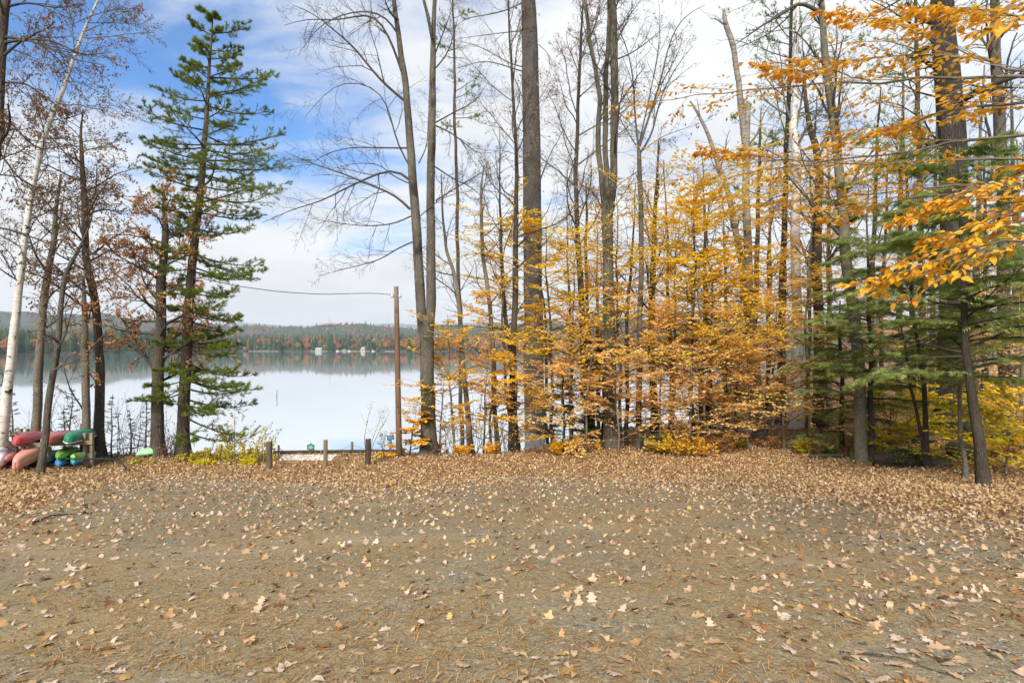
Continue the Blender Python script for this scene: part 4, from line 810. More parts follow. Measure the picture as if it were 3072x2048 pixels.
bare('maple_tree', 'dark trunk halfway between the massive pine and the shaggy maple', [(1352, 1010, 19), (1345, 880, 17), (1338, 740, 15), (1330, 600, 13), (1325, 480, 11), (1322, 400, 10), (1327, 250, 8), (1335, 100, 6), (1340, -20, 3)], B_DARK, 24, 22, .4, .2, (8, 6, 3), seed=105, leaf=('brown', 1, .08, 'hang', .5))
bare('maple_tree', 'thin dark trunk close left of the shaggy maple', [(1363, 1005, 10), (1358, 850, 9), (1350, 700, 8), (1346, 560, 7), (1345, 420, 4)], B_DARK, 25, 8, .4, .2, seed=106)
T = Tree('slender_maple', 'slender upright maple right of the shaggy maple, fanning out high up', [(1468, 1031, 15), (1466, 930, 13), (1469, 800, 12), (1471, 700, 12), (1474, 600, 11), (1471, 500, 11), (1470, 430, 11), (1468, 345, 9)], B_MAPLE, seed=107, sides=14)
ex = vlimbs(T, [r5((1010, 860), (990, 700), (980, 450), (940, 260), (880, 150), (860, 0)), r5((1010, 880), (1060, 720), (1130, 520), (1170, 350), (1200, 210), (1280, 80), (1400, 30)), r5((1020, 900), (1090, 800), (1120, 650), (1160, 520), (1240, 380), (1330, 270)), r5((1005, 870), (900, 700), (830, 560), (790, 420)), r5((1015, 900), (1150, 800), (1330, 740), (1450, 700)), r5((1010, 860), (1060, 640), (1110, 400), (1140, 200), (1130, 0)), r5((1015, 1000), (900, 1080), (800, 1160))], [.045, .055, .045, .025, .02, .035, .02], .8, sd=107)
L = [ex]; grow(T, L, (9, 6, 2), (.36, .45, .5), .04, .12, .0035); T.limbs(L); T.leaves([L[2][0], L[1][0]], [1, 2], 'darkleaf', .09, 'hang', every=.6, tr=(0, .8))
bare('oak_tree', 'stout dark trunk behind the slender maple', [(1505, 985, 19), (1500, 880, 17), (1497, 780, 17), (1496, 700, 16), (1500, 600, 13), (1505, 500, 10), (1510, 400, 6), (1512, 320, 3)], B_DARK, 25.5, 14, .4, .2, (7, 5), seed=108, leaf=('brown', 2, .08, 'hang', .7))
# birch with a snapped top
T = Tree('birch_tree', 'grey birch with a broken stubby top', [(1746, 1006, 30), (1740, 930, 26), (1734, 860, 24), (1727, 760, 22), (1721, 680, 20), (1716, 560, 18), (1713, 450, 16), (1715, 350, 15), (1717, 280, 14), (1716, 238, 12)], B_GBIRCH, B_DEADTWIG, seed=109, sides=22, ds=.09, flare=.3)
T.stem(to_world([(1712, 330, 14), (1706, 280, 15), (1700, 240, 14), (1698, 200, 12), (1692, 160, 12), (1684, 110, 12), (1676, 80, 12), (1668, 60, 11), (1664, 35, 9), (1663, 22, 6)], T.Y), 12, 0, .14, .07, 'stem')
ex = vlimbs(T, [[(1675, 68), (1662, 56), (1648, 46), (1630, 41)], [(1690, 94), (1705, 96), (1722, 105), (1760, 96)], [(1722, 330), (1740, 310), (1748, 280), (1760, 250), (1790, 225)], [(1706, 380), (1680, 350), (1650, 330), (1600, 325)], [(1712, 520), (1690, 480), (1672, 450)]], [.05, .018, .05, .02, .02], .4, sd=109)
L = [ex]; grow(T, L, (3, 3), (.3, .4), .02, .15, .004); T.limbs(L)
bare('birch_tree', 'leaning dead birch behind the broken birch', [(1742, 1000, 17), (1725, 800, 16), (1708, 640, 15), (1695, 560, 14), (1672, 440, 12), (1648, 370, 10), (1622, 300, 8), (1600, 255, 6), (1585, 232, 4)], B_GBIRCH, 26, 5, .5, .12, (4, 3), seed=110)
T = Tree('birch_tree', 'white birch with curling bark right of the broken birch', [(1832, 1000, 27), (1830, 850, 24), (1830, 700, 22), (1828, 609, 20), (1827, 469, 19), (1830, 380, 18), (1826, 330, 18), (1820, 293, 17), (1826, 250, 14), (1829, 200, 12), (1826, 130, 11), (1830, 60, 9), (1833, -30, 6)], B_BIRCH, B_DEADTWIG, Y=25.5, seed=111, sides=18)
ex = vlimbs(T, [[(1822, 290), (1806, 250), (1798, 210), (1796, 150), (1785, 90)], [(1826, 310), (1840, 240), (1848, 180), (1842, 80), (1835, 0)], [(1828, 320), (1850, 300), (1862, 260), (1870, 220)], [(1824, 330), (1790, 300), (1765, 320), (1740, 340)]], [.06, .05, .03, .02], .6, sd=111)
L = crown(T, *T.stems[0], 8, .5, .95, .8, .14, .02, (6, 5), (.45, .45), extra=ex)
bare('oak_tree', 'dark trunk between the white birch and the pale smooth maple', [(1880, 1000, 24), (1882, 800, 22), (1876, 640, 21), (1878, 520, 19), (1882, 400, 17), (1872, 330, 15), (1858, 290, 12), (1850, 220, 8), (1846, 120, 4)], B_DARK, 25, 12, .35, .18, (6, 5), seed=112, leaf=('brown', 1, .08, 'hang', .6))
T = Tree('smooth_maple', 'pale smooth trunk with mossy foot beside the hemlocks', [(1979, 1061, 27), (1975, 950, 25), (1971, 826, 24), (1962, 720, 24), (1952, 650, 23), (1943, 586, 23), (1934, 469, 21), (1924, 370, 19), (1918, 312, 18), (1908, 230, 17), (1899, 156, 16), (1892, 80, 14), (1886, 0, 13), (1880, -120, 7)], B_SMOOTH, B_TWIG, seed=113, sides=20, flare=.25, lump=.03)
ex = vlimbs(T, [r7((500, 70), (440, 30), (380, 5), (300, 80), (180, 140), (90, 210), (0, 270)), r7((500, 30), (560, -40)), r7((640, 1340), (560, 1290), (480, 1240), (390, 1170)), r7((560, 450), (660, 380), (760, 300))], [.07, .04, .025, .02], .7, sd=113)
L = crown(T, *T.stems[0], 14, .4, .96, .75, .16, .03, (6, 5, 2), (.45, .45, .5), extra=ex)
g = Geo(); r = np.random.default_rng(9); k = 700; a = r.uniform(0, 6.28, k); h = r.exponential(.10, k); rr = .27*(1+.3*np.exp(-h/.3)); p = np.stack([T.b[0]+np.cos(a)*rr*.9, T.b[1]+np.sin(a)*rr*.9, T.b[2]+h], -1)
place(g, *LEAF4, p, np.stack([np.cos(a), np.sin(a), r.uniform(0, 1, k)], -1), r.normal(size=(k, 3)), r.uniform(.03, .06, k), r.random(k)); tag(link('moss', g.mesh('moss', T.b), LM['green'], T.root), kind='stuff')
T = Tree('old_pine', 'enormous dark trunk behind the hemlocks', [(2184, 1012, 66), (2186, 900, 60), (2190, 760, 58), (2194, 609, 56), (2192, 450, 54), (2186, 300, 52), (2178, 200, 50), (2170, 117, 48), (2164, 0, 44), (2158, -150, 34), (2150, -300, 20)], B_OLDPINE, B_DARK, Y=21.5, seed=114, sides=30, lump=.035, flare=.3)
ex = vlimbs(T, [[(2170, 120), (2100, 60), (2040, 20), (1980, -10)], [(2190, 320), (2140, 340), (2080, 300), (2030, 290)], [(2195, 400), (2250, 360), (2330, 340)], [(2170, 60), (2240, 20), (2300, -20)], [(2190, 470), (2110, 440), (2050, 420)], [(2195, 540), (2260, 580), (2340, 560)], [(2180, 230), (2100, 210), (2040, 170)], [(2180, 10), (2100, -20), (2000, 40), (1930, 60)]], [.06, .05, .05, .05, .04, .03, .05, .06], 1.4, sd=114)
L = crown(T, *T.stems[0], 10, .35, .95, 1.2, .14, .0, (7, 5), (.4, .45), extra=ex); T.leaves([L[2][0]], [4], 'pine', .12, 'tuft', .3, tpl=TUFT, name='needle_crown', every=.8, updown=.2)
bare('pine_tree', 'straight brown trunk near the right edge of the photo', [(2312, 1000, 30), (2308, 835, 27), (2307, 650, 26), (2305, 508, 25), (2300, 380, 24), (2297, 273, 23), (2290, 180, 21), (2286, 117, 20), (2283, 0, 17), (2280, -140, 9)], B_MAPLE, 22, 12, .4, .16, (6, 5), seed=115)
# back rows of thin trunks
seen_ = {}; rt = np.random.default_rng(44); GR = 'thin trunks deep in the woods'
for i, (xv, Y, w, tv) in enumerate([(1258, 26, 8, 560), (1313, 25.5, 9, 480), (1375, 27, 8, 520), (1438, 26.5, 9, 420), (1541, 25, 10, 380), (1612, 27, 9, 430), (1628, 25.5, 11, 360), (1668, 26, 9, 420), (1765, 27, 10, 300), (1800, 26.5, 10, 350), (1855, 28, 9, 380), (1905, 27, 12, 300), (2000, 27, 13, 200), (2022, 29, 10, 350), (2065, 28, 14, 120), (2098, 26, 11, 260), (2140, 28, 12, 200), (2240, 27, 13, 150), (2262, 29, 10, 300), (2335, 27, 14, 150), (2350, 25, 11, 320)]):
    yb = HY+(CZ-G1((xv-HX)/FV*Y, Y))/Y*FV; dx = rt.uniform(-25, 25); tree_n = ('slim dark trunk', 'slim grey trunk')[i % 2]
    lm = [(1100, 'the massive pine'), (1340, 'the shaggy maple'), (1500, 'the slender maple'), (1715, 'the broken birch'), (1830, 'the white birch'), (1975, 'the pale smooth maple'), (2185, 'the enormous pine'), (2310, 'the brown edge trunk')]
    ref = min(lm, key=lambda q: abs(q[0]-xv)); side = 'left of' if xv < ref[0] else 'right of'
    key_ = (tree_n, side, ref[1]); seen_[key_] = seen_.get(key_, 0)+1; od_ = ('', 'second ', 'third ', 'fourth ', 'fifth ')[seen_[key_]-1]
    bare('slim_tree', f'{od_}{tree_n} {side} {ref[1]}, deep in the woods', [(xv, yb, w), (xv+dx*.15, yb*.6+tv*.4, w*.85), (xv+dx*.5, yb*.3+tv*.7, w*.6), (xv+dx, tv, w*.2)], (B_DARK, B_MAPLE, B_SMOOTH)[i % 3], Y, 9, .35, .2, (5, 4), seed=200+i, each=False, sides=8, group=GR, leaf=(('brown', 'orange', 'darkleaf')[i % 3], 1, .08, 'hang', .35))

# ---- golden and peach beech saplings
def beech(xv, Y, topv, w, spread, tone, label, seed, nb=16, t0=.3, dx=0, dens=1.0, lsize=.108, group='beech saplings under the tall trees', ang=1.3, lean=0.0, taper=.4, name='beech_sapling', L2k=10):
    nb = int(nb*1.7); spread *= 1.2; t0 = t0+.03; lsize = lsize*1.06
    yb = HY+(CZ-G1((xv-HX)/FV*Y, Y))/Y*FV
    T = Tree(name, label, [(xv, yb, w), (xv+dx*.3, yb*.66+topv*.34, w*.8), (xv+dx*.5, yb*.33+topv*.67, w*.55), (xv+dx, topv, w*.12)], B_SMOOTH if seed % 4 else B_DARK, B_TWIG, Y=Y, seed=seed, sides=8, flare=.2, group=group, cat='sapling')
    P, R = T.stems[0]; h = (yb-topv)/FV*Y
    L = [spawn(P, R, np.zeros(1, int), nb, t0, .98, ang, .15, spread/h, 9, .09, .005, .45, T.r, taper=taper, rmin=.006, lsd=.45 if spread > 1.6 else .2)]; L[0] = (L[0][0], L[0][1], np.arange(nb))
    L.append(spawn(*L[0], L2k, .15, .98, .75, .15, .42, 3, .1, -.01, .5, T.r, flat=.9, rmin=.003)); T.limbs(L, 5, each=nb <= 60)
    T.leaves([L[1][0], L[0][0]], [max(int(13*dens), 1), max(int(15*dens), 1)], tone, lsize, 'plane', .08); return T
bl = [ # x, Y, top, width, spread, tone, label
 (1590, 21.5, 400, 9, 2.2, 'gold', 'tall golden beech sapling midway between slender maple and broken birch', 46, .2, 6, 1.4),
 (1640, 23, 440, 8, 2.2, 'gold', 'golden beech sapling left of the broken birch', 40, .3, -20, 1.4),
 (1545, 23.5, 470, 8, 2.1, 'gold', 'yellow beech sapling just right of the slender maple', 30, .25, 15, 1.0),
 (1692, 22.5, 560, 7, 1.9, 'gold', 'yellow beech sapling close left of the broken birch', 24, .2, 10, 1.0),
 (1270, 22, 500, 8, 2.0, 'gold', 'yellow beech sapling close right of the massive pine', 28, .3, -18, 1.2),
 (1310, 23, 560, 7, 2.0, 'gold', 'yellow beech sapling second right of the massive pine', 24, .25, 10, 1.1),
 (1170, 22.5, 470, 8, 1.7, 'gold', 'yellow leaved sapling behind the left edge of the massive pine', 22, .42, -30, 1.0),
 (1370, 23, 600, 7, 1.8, 'orange', 'orange beech sapling left of the shaggy maple', 22, .15, 8, .9),
 (1440, 22, 640, 7, 1.9, 'peach', 'peach beech sapling between shaggy and slender maples', 22, .12, -8, 1.0),
 (1425, 24, 430, 8, 2.0, 'orange', 'tall orange sapling behind the shaggy maple', 26, .3, -12, .8),
 (1345, 20.4, 760, 6, 2.0, 'peach', 'low peach beech spreading in front of the dark trunk', 14, .15, 20, 1.2),
 (1420, 20.0, 850, 5, 1.8, 'peach', 'low peach beech spray at the foot of the shaggy maple', 10, .2, -10, 1.3),
 (1292, 20.6, 800, 6, 1.6, 'peach', 'low peach beech at the right foot of the massive pine', 12, .15, 10, 1.1),
 (1515, 20.8, 720, 6, 1.8, 'peach', 'peach beech sapling at the right foot of the slender maple', 18, .12, 6, 1.1),
 (1580, 20.4, 800, 6, 1.7, 'peach', 'low peach beech in front of the golden sapling', 16, .12, 10, 1.1),
 (1610, 23.5, 640, 7, 1.9, 'peach', 'peach beech behind the golden sapling', 22, .1, -8, 1.0),
 (1660, 21.4, 700, 6, 2.0, 'peach', 'peach beech sapling in front of the broken birch', 20, .1, 12, 1.1),
 (1720, 21.0, 820, 5, 2.0, 'peach', 'low peach beech spray at the foot of the broken birch', 12, .15, -6, 1.3),
 (1775, 22.3, 640, 7, 2.0, 'peach', 'peach beech sapling right of the broken birch', 22, .12, 8, 1.1),
 (1800, 21.2, 780, 6, 2.0, 'peach', 'low peach beech left of the hemlock boughs', 16, .12, 12, 1.2),
 (1760, 24, 420, 8, 1.9, 'orange', 'tall orange beech between the two birches', 24, .35, 12, .9),
 (1850, 23.5, 400, 8, 2.0, 'orange', 'tall orange beech right of the white birch', 26, .3, 14, .9),
 (1900, 24.5, 330, 8, 2.0, 'orange', 'tall orange sapling left of the pale smooth maple', 24, .35, 10, .8),
 (1130, 21.5, 660, 6, 1.5, 'peach', 'peach sapling in front of the pale slim trunk', 16, .2, -6, .9),
 (1185, 20.9, 780, 5, 1.2, 'gold', 'small yellow beech at the left foot of the massive pine', 14, .1, 0, 1.2),
 (1110, 21, 820, 5, 1.3, 'peach', 'low peach beech between the slim maple and the massive pine', 12, .15, 6, 1.0),
 (1045, 20.6, 720, 6, 1.5, 'orange', 'orange beech sapling right of the twin maple', 14, .4, -22, .8),
 (1010, 20.4, 860, 5, 1.2, 'orange', 'low orange beech at the right foot of the twin maple', 10, .25, 14, .8),
 (940, 19.8, 950, 4, .5, 'orange', 'small orange beech between the utility pole and the twin maple', 10, .15, 16, 1.2),
 (2010, 23, 640, 8, 2.0, 'peach', 'peach beech behind the pale smooth maple', 20, .2, 10, .9),
 (2040, 20.5, 905, 4, 1.4, 'lime', 'low yellow beech right of the pale smooth maple', 12, .15, 10, 1.5),
 (2085, 21.0, 895, 4, 1.4, 'lime', 'low yellow beech behind the mossy root stump', 12, .15, -10, 1.5),
 (2030, 18.9, 985, 3, .9, 'lime', 'tiny yellow beech at the foot of the pale smooth maple', 8, .15, -4, 1.4),
 (2310, 15.5, 930, 4, 1.3, 'lime', 'low yellow beech at the right edge of the photo', 12, .1, 20, 1.5),
 (2345, 17.5, 900, 4, 1.5, 'gold', 'low golden beech on the leafy bank at the right edge', 12, .1, 0, 1.4),
 (2320, 21, 640, 7, 2.2, 'peach', 'tall pale peach beech by the brown trunk at the right edge', 22, .25, 10, .9),
 (2255, 23, 600, 7, 2.0, 'orange', 'orange beech between the enormous pine and the right edge', 20, .3, -6, .8),
 (2110, 24, 560, 7, 2.0, 'peach', 'peach beech behind the pair of thin dark stems', 20, .3, 6, .8),
]
for i, (xv, Y, tv, w, sp, tone, lab, nb, t0, dx, de) in enumerate(bl): beech(xv, Y, tv, w, sp, tone, lab, 300+i, nb, t0, dx, de)
# low undergrowth at the wood edge
for i, (xv, Y, tv, sp, tone, lab) in enumerate([(1555, 20.0, 975, .9, 'gold', 'dense yellow bush at the wood edge left of the golden sapling'), (1600, 19.8, 985, .9, 'orange', 'dense orange bush below the golden sapling'), (1510, 20.4, 990, .7, 'lime', 'small yellow bush right of the slender maple foot'), (1650, 20.6, 990, .8, 'brown', 'low brown bush left of the broken birch'), (1240+60, 20.2, 995, .6, 'gold', 'small yellow seedling right of the massive pine foot'), (1330, 20.6, 985, .6, 'orange', 'small orange seedling left of the shaggy maple foot'), (1780, 21.5, 985, .9, 'brown', 'low brown bush right of the broken birch'), (1850, 20.5, 1000, .8, 'lime', 'sparse yellow green bush below the hemlock'), (1700, 21.5, 1000, .9, 'bush', 'low mixed bush behind the broken birch foot'), (1060, 20.3, 1015, .6, 'orange', 'tiny orange bush right of the twin maple'), (1000+10, 20.2, 1012, .5, 'brown', 'tiny brown bush at the twin maple foot'), (1140, 20.6, 1008, .6, 'orange', 'tiny orange bush left of the massive pine'), (1900, 20.0, 1020, .8, 'green', 'low green bush left of the pale smooth maple foot')]):
    twig_shrub(xv, Y, tv, sp, 13, tone, 8, .095, lab, 400+i, 'wood_edge_bush', 'bush', 'bushes along the wood edge', 'plane')
for i, (xv, Y, tv, wh_) in enumerate([(1092, 20.6, 880, 'beside the slim leaning maple'), (1125, 20.8, 860, 'beside the pale slim trunk'), (1160, 20.8, 900, 'left of the massive pine'), (1040, 20.5, 930, 'right of the twin maple'), (1260, 21.5, 860, 'right of the massive pine'), (1480, 22, 870, 'beside the slender maple')]):
    twig_shrub(xv, Y, tv, .5, 8, 'orange', 1, .07, 'thin grey stems fanning up '+wh_, 430+i, 'brush', 'brush', 'bare brush at the wood edge', lean=.22)

# ---- hemlocks
def hemlock(name, label, pts, Y, reach, seed, k=34, t0=.25, group=None, w=None, dens=5, each=True, tr=(0, 1), bark_=None, up=-.03, taper=.5):
    T = Tree(name, label, pts, bark_ or B_DARK, B_DARK, Y=Y, seed=seed, sides=12, flare=.3, group=group); P, R = T.stems[0]
    h = np.linalg.norm(P[0, -1]-P[0, 0])
    L = [spawn(P, R, np.zeros(1, int), k, t0, .98, 1.3, .14, reach/h, 10, .06, up, .4, T.r, taper=taper, rmin=.008, lsd=.25)]; L[0] = (L[0][0], L[0][1], np.arange(k))
    L.append(spawn(*L[0], 11, .12, .98, .8, .15, .38, 5, .07, -.03, .5, T.r, flat=.92, rmin=.003)); L.append(spawn(*L[1], 6, .15, .97, .75, .15, .42, 4, .07, -.03, .6, T.r, flat=.92, rmin=.002))
    T.limbs(L[:2], 5, each=each); T.leaves([L[2][0], L[1][0], L[0][0]], [max(dens-1, 2), dens, dens], 'hemlock', .185, 'droop', .1, tpl=FEATH3, name='needle_crown', tr=tr); return T
hemlock('hemlock_tree', 'dark hemlock sapling with a bent trunk at the front right', [(2259, 1115, 26), (2250, 1040, 23), (2238, 930, 20), (2226, 826, 17), (2216, 764, 15), (2213, 640, 11), (2206, 520, 8), (2200, 400, 4), (2196, 300, 2)], None, 2.4, 500, 48, .34, dens=4)
T = hemlock('twin_hemlock', 'pair of thin dark hemlock stems beside the mossy root stump', [(2130, 1076, 13), (2126, 980, 11), (2124, 909, 10), (2113, 835, 9), (2100, 740, 7), (2092, 620, 4), (2088, 480, 2)], None, 2.5, 501, 46, .33, dens=4)
T.stem(to_world([(2126, 1070, 9), (2116, 1010, 8), (2104, 940, 7), (2091, 880, 7), (2080, 800, 5), (2070, 720, 3)], T.Y, .2), 10, 0, .04, .12, 'stem')
hemlock('hemlock_tree', 'wide green hemlock behind the pale smooth maple', [(2004, 1040, 13), (2000, 900, 11), (1998, 780, 9), (1995, 660, 7), (1993, 540, 4), (1994, 430, 2)], 18.4, 2.6, 502, 42, .2, dens=4)
hemlock('hemlock_tree', 'thin hemlock with pale stem left of the bent front hemlock', [(2218, 1076, 10), (2214, 950, 8), (2208, 800, 7), (2203, 650, 5), (2200, 520, 2)], 15.0, 1.5, 503, 20, .4, bark_=B_SMOOTH)
hemlock('hemlock_tree', 'green hemlock left of the pale smooth maple', [(1935, 1020, 10), (1932, 900, 9), (1930, 780, 7), (1930, 690, 3)], 21.0, 1.9, 504, 18, .12, dens=4)
hemlock('hemlock_tree', 'small dark hemlock in the shade behind the shaggy maple', [(1385, 1010, 7), (1383, 900, 5), (1380, 790, 2)], 23.5, 1.3, 505, 26, .1, dens=4, tr=(0, .6))
hemlock('hemlock_tree', 'small dark hemlock right of the massive pine', [(1295, 1010, 6), (1296, 920, 4), (1296, 860, 2)], 23.8, 1.1, 506, 20, .1, dens=4, tr=(0, .6))
# pines whose tops show high on the right
def high_pine(label, pts, Y, seed, t0, reach, k):
    T = Tree('pine_tree', label, pts, B_WHITEPINE, B_DARK, Y=Y, seed=seed, sides=12); P, R = T.stems[0]; h = np.linalg.norm(P[0, -1]-P[0, 0])
    L = [spawn(P, R, np.zeros(1, int), k, t0, .98, 1.3, .2, reach/h, 10, .09, .01, .35, T.r, taper=.5, rmin=.012, lsd=.3)]; L[0] = (L[0][0], L[0][1], np.arange(k))
    L.append(spawn(*L[0], 8, .25, .98, .8, .2, .35, 6, .12, .04, .5, T.r, flat=.6, rmin=.004)); L.append(spawn(*L[1], 4, .2, .97, .7, .2, .45, 4, .1, .05, .6, T.r, flat=.5, rmin=.003)); T.limbs(L[:2])
    T.leaves([L[2][0], L[1][0]], [2, 3], 'pine', .14, 'tuft', .3, tpl=TUFT, name='needle_crown', updown=.25, tr=(0, .8))
high_pine('slim pine with feathery crown right of the broken birch top', [(1790, 1000, 16), (1795, 700, 14), (1805, 400, 11), (1812, 200, 9), (1818, 50, 7), (1822, -150, 3)], 27, 520, .55, 3.2, 30)
high_pine('slim pine behind the broken birch with sparse dark boughs', [(1728, 1000, 14), (1735, 700, 12), (1742, 480, 9), (1745, 330, 6), (1747, 250, 2)], 28, 521, .55, 3.4, 14)
high_pine('pine with dark boughs between the twin maple and the massive pine', [(1062, 1010, 10), (1058, 800, 9), (1050, 500, 8), (1045, 250, 6), (1042, 100, 5), (1040, -80, 2)], 30, 522, .66, 2.0, 10)
high_pine('pine with dark boughs above the enormous trunk', [(2120, 1000, 16), (2118, 700, 14), (2112, 400, 12), (2106, 150, 9), (2100, -150, 4)], 27, 523, .5, 3.2, 24)

# ---- overhanging beech, trunk standing outside the photo on the right
KB = 1.38; tb = np.array([3.75, 2.5])*KB; b = np.array([tb[0], tb[1], G1(*tb)]); NB = root('beech_tree', b, 'beech boughs with large orange leaves hanging in from the right', 'tree')
T = Tree.__new__(Tree); T.b = b; T.root = NB; T.r = np.random.default_rng(600); T.twig = B_SMOOTH; T.seed = 600; T.bark = B_SMOOTH; T.stems = []
T.stem(np.array([[*(b-np.array([0, 0, .3])), .13], [*b, .12], [tb[0]+.05, tb[1], b[2]+2, .10], [tb[0]-.03, tb[1]+.1, b[2]+4, .08], [tb[0], tb[1]+.1, b[2]+8, .03]]), 16, .4, .03, .1)
def bough(*p): return np.array([W(q[0], q[1], q[2]*(KB if q[2] > 1.7 else 1)) for q in p])
BO = [bough((2760, 230, 2.8), (2560, 200, 2.9), (2352, 160, 3.1), (2270, 140, 3.3), (2164, 113, 3.6), (2075, 129, 3.9), (1957, 137, 4.3), (1852, 137, 4.7)), bough((2270, 140, 3.3), (2164, 100, 3.5), (2094, 66, 3.7), (2035, 46, 3.9), (1900, 30, 4.3)),
 bough((2760, 260, 2.8), (2500, 170, 3.0), (2352, 168, 3.2), (2192, 182, 3.5), (1996, 188, 4.0), (1801, 195, 4.6), (1684, 213, 5.0), (1560, 222, 5.4), (1430, 245, 5.8)), bough((2760, 330, 2.8), (2500, 310, 3.0), (2352, 301, 3.2), (2192, 332, 3.6), (2016, 355, 4.1), (1840, 375, 4.7), (1700, 400, 5.2), (1600, 430, 5.6)),
 bough((2760, 380, 2.7), (2500, 350, 2.7), (2352, 390, 2.8), (2230, 441, 2.9), (2120, 480, 3.1), (2060, 508, 3.2)), bough((2760, 560, 2.5), (2500, 530, 2.4), (2352, 545, 2.4), (2230, 566, 2.5), (2150, 605, 2.6), (2040, 640, 2.8)), bough((2760, 120, 2.7), (2500, 60, 2.6), (2352, 30, 2.6), (2230, 20, 2.9), (2120, 15, 3.2)),
 bough((2760, 300, 2.6), (2500, 240, 2.6), (2352, 230, 2.7), (2220, 250, 3.0), (2080, 285, 3.3), (1960, 320, 3.8)), bough((2760, 480, 2.5), (2500, 450, 2.6), (2352, 480, 2.7), (2250, 520, 2.8), (2160, 545, 3.0)), bough((2760, -60, 1.69), (2560, -40, 1.6), (2400, 0, 1.5), (2310, 40, 1.5), (2262, 66, 1.5)), bough((2760, 400, 3.2), (2300, 360, 4.0), (2000, 378, 4.9), (1750, 362, 5.6), (1560, 405, 6.0)), bough((2760, 440, 3.4), (2200, 425, 4.3), (1900, 452, 5.2), (1700, 475, 5.8)),
 bough((2760, 420, 2.8), (2400, 420, 3.4), (2200, 440, 3.9), (2000, 470, 4.4), (1880, 500, 4.9)), bough((2000, 188, 4.0), (1900, 160, 4.3), (1820, 165, 4.6), (1740, 150, 5.0)), bough((1840, 375, 4.7), (1760, 360, 5.0), (1680, 350, 5.3), (1600, 350, 5.6))]
P1 = np.array([resample(q, 16) for q in BO])
for q in (0, 2, 3, 4, 5, 6, 7, 8, 9, 10, 11, 12): P1[q, 0] = (tb[0], tb[1], P1[q, 0, 2]); P1[q, 1] = .6*P1[q, 1]+.4*P1[q, 0]
P1[:, 1:-1] += T.r.normal(0, .012, P1[:, 1:-1].shape); R1 = np.array([np.linspace(.016 if i not in (1, 13, 14) else .008, .0025, 16) for i in range(len(BO))])
L = [(P1, R1, np.arange(len(BO)))]; FAR_ = np.arange(len(BO)) != 9
L.append(spawn(P1[FAR_], R1[FAR_], L[0][2][FAR_], 18, .25, .99, .65, .15, .19, 7, .08, -.02, .5, T.r, flat=.85, rmin=.0016)); L.append(spawn(*L[1], 3, .3, .9, .6, .15, .5, 5, .08, -.02, .7, T.r, flat=.85, rmin=.0012))
T.limbs(L, 6, name='bough')
LP = []; LD = []; LN = []
for P, m, t0 in ((L[2][0], 5, .15), (L[1][0], 8, .2), (P1[FAR_], 14, .45), (P1[9:10], 16, .72)):
    p, t = along(P, m, t0, 1.0, T.r); n = len(p); z = np.array([0, 0, 1.0]); sd_ = norm(np.cross(t, z))*np.where(T.r.random((n, 1)) < .5, 1, -1)
    LP.append(p); LD.append(norm(t*.8+sd_*.8+T.r.normal(0, .22, (n, 3))+np.array([0, 0, -.30]))); LN.append(z+T.r.normal(0, .45, (n, 3)))
LP, LD, LN = np.concatenate(LP), np.concatenate(LD), np.concatenate(LN); dist = np.linalg.norm(LP-np.array([0, 0, CZ]), axis=1)
px = HX+LP[:, 0]/LP[:, 1]*FV; py = HY-(LP[:, 2]-CZ)/LP[:, 1]*FV; fr = (px > -50) & (px < 2400) & (py > -60) & (py < 1568) & (dist > .95)
keepo = fr | (T.r.random(len(LP)) < .5) & (dist > .95); LP, LD, LN, dist, fr = LP[keepo], LD[keepo], LN[keepo], dist[keepo], fr[keepo]
sz = .062*T.r.uniform(.7, 1.2, len(LP)); ti = np.clip(T.r.normal(.55, .24, len(LP)), 0, 1); o_ = np.argsort(np.where(fr, dist, 99)); big = o_[:300]; rest = o_[300:]
g = Geo(); place(g, *LEAF8, LP[rest], LD[rest], LN[rest], sz[rest], ti[rest]); tag(link('crown', g.mesh('crown', b), LM['near'], NB), kind='stuff')
for i in big:
    g = Geo(); w = LEAF8[0].copy(); w[:, 2] += T.r.normal(0, .02, len(w)); w[:, 2] += T.r.uniform(-.25, .1)*w[:, 0]**2
    place(g, w, LEAF8[1], LP[i:i+1], LD[i:i+1], LN[i:i+1], sz[i:i+1], ti[i:i+1]); link('leaf', g.mesh('leaf', b), LM['near'], NB)

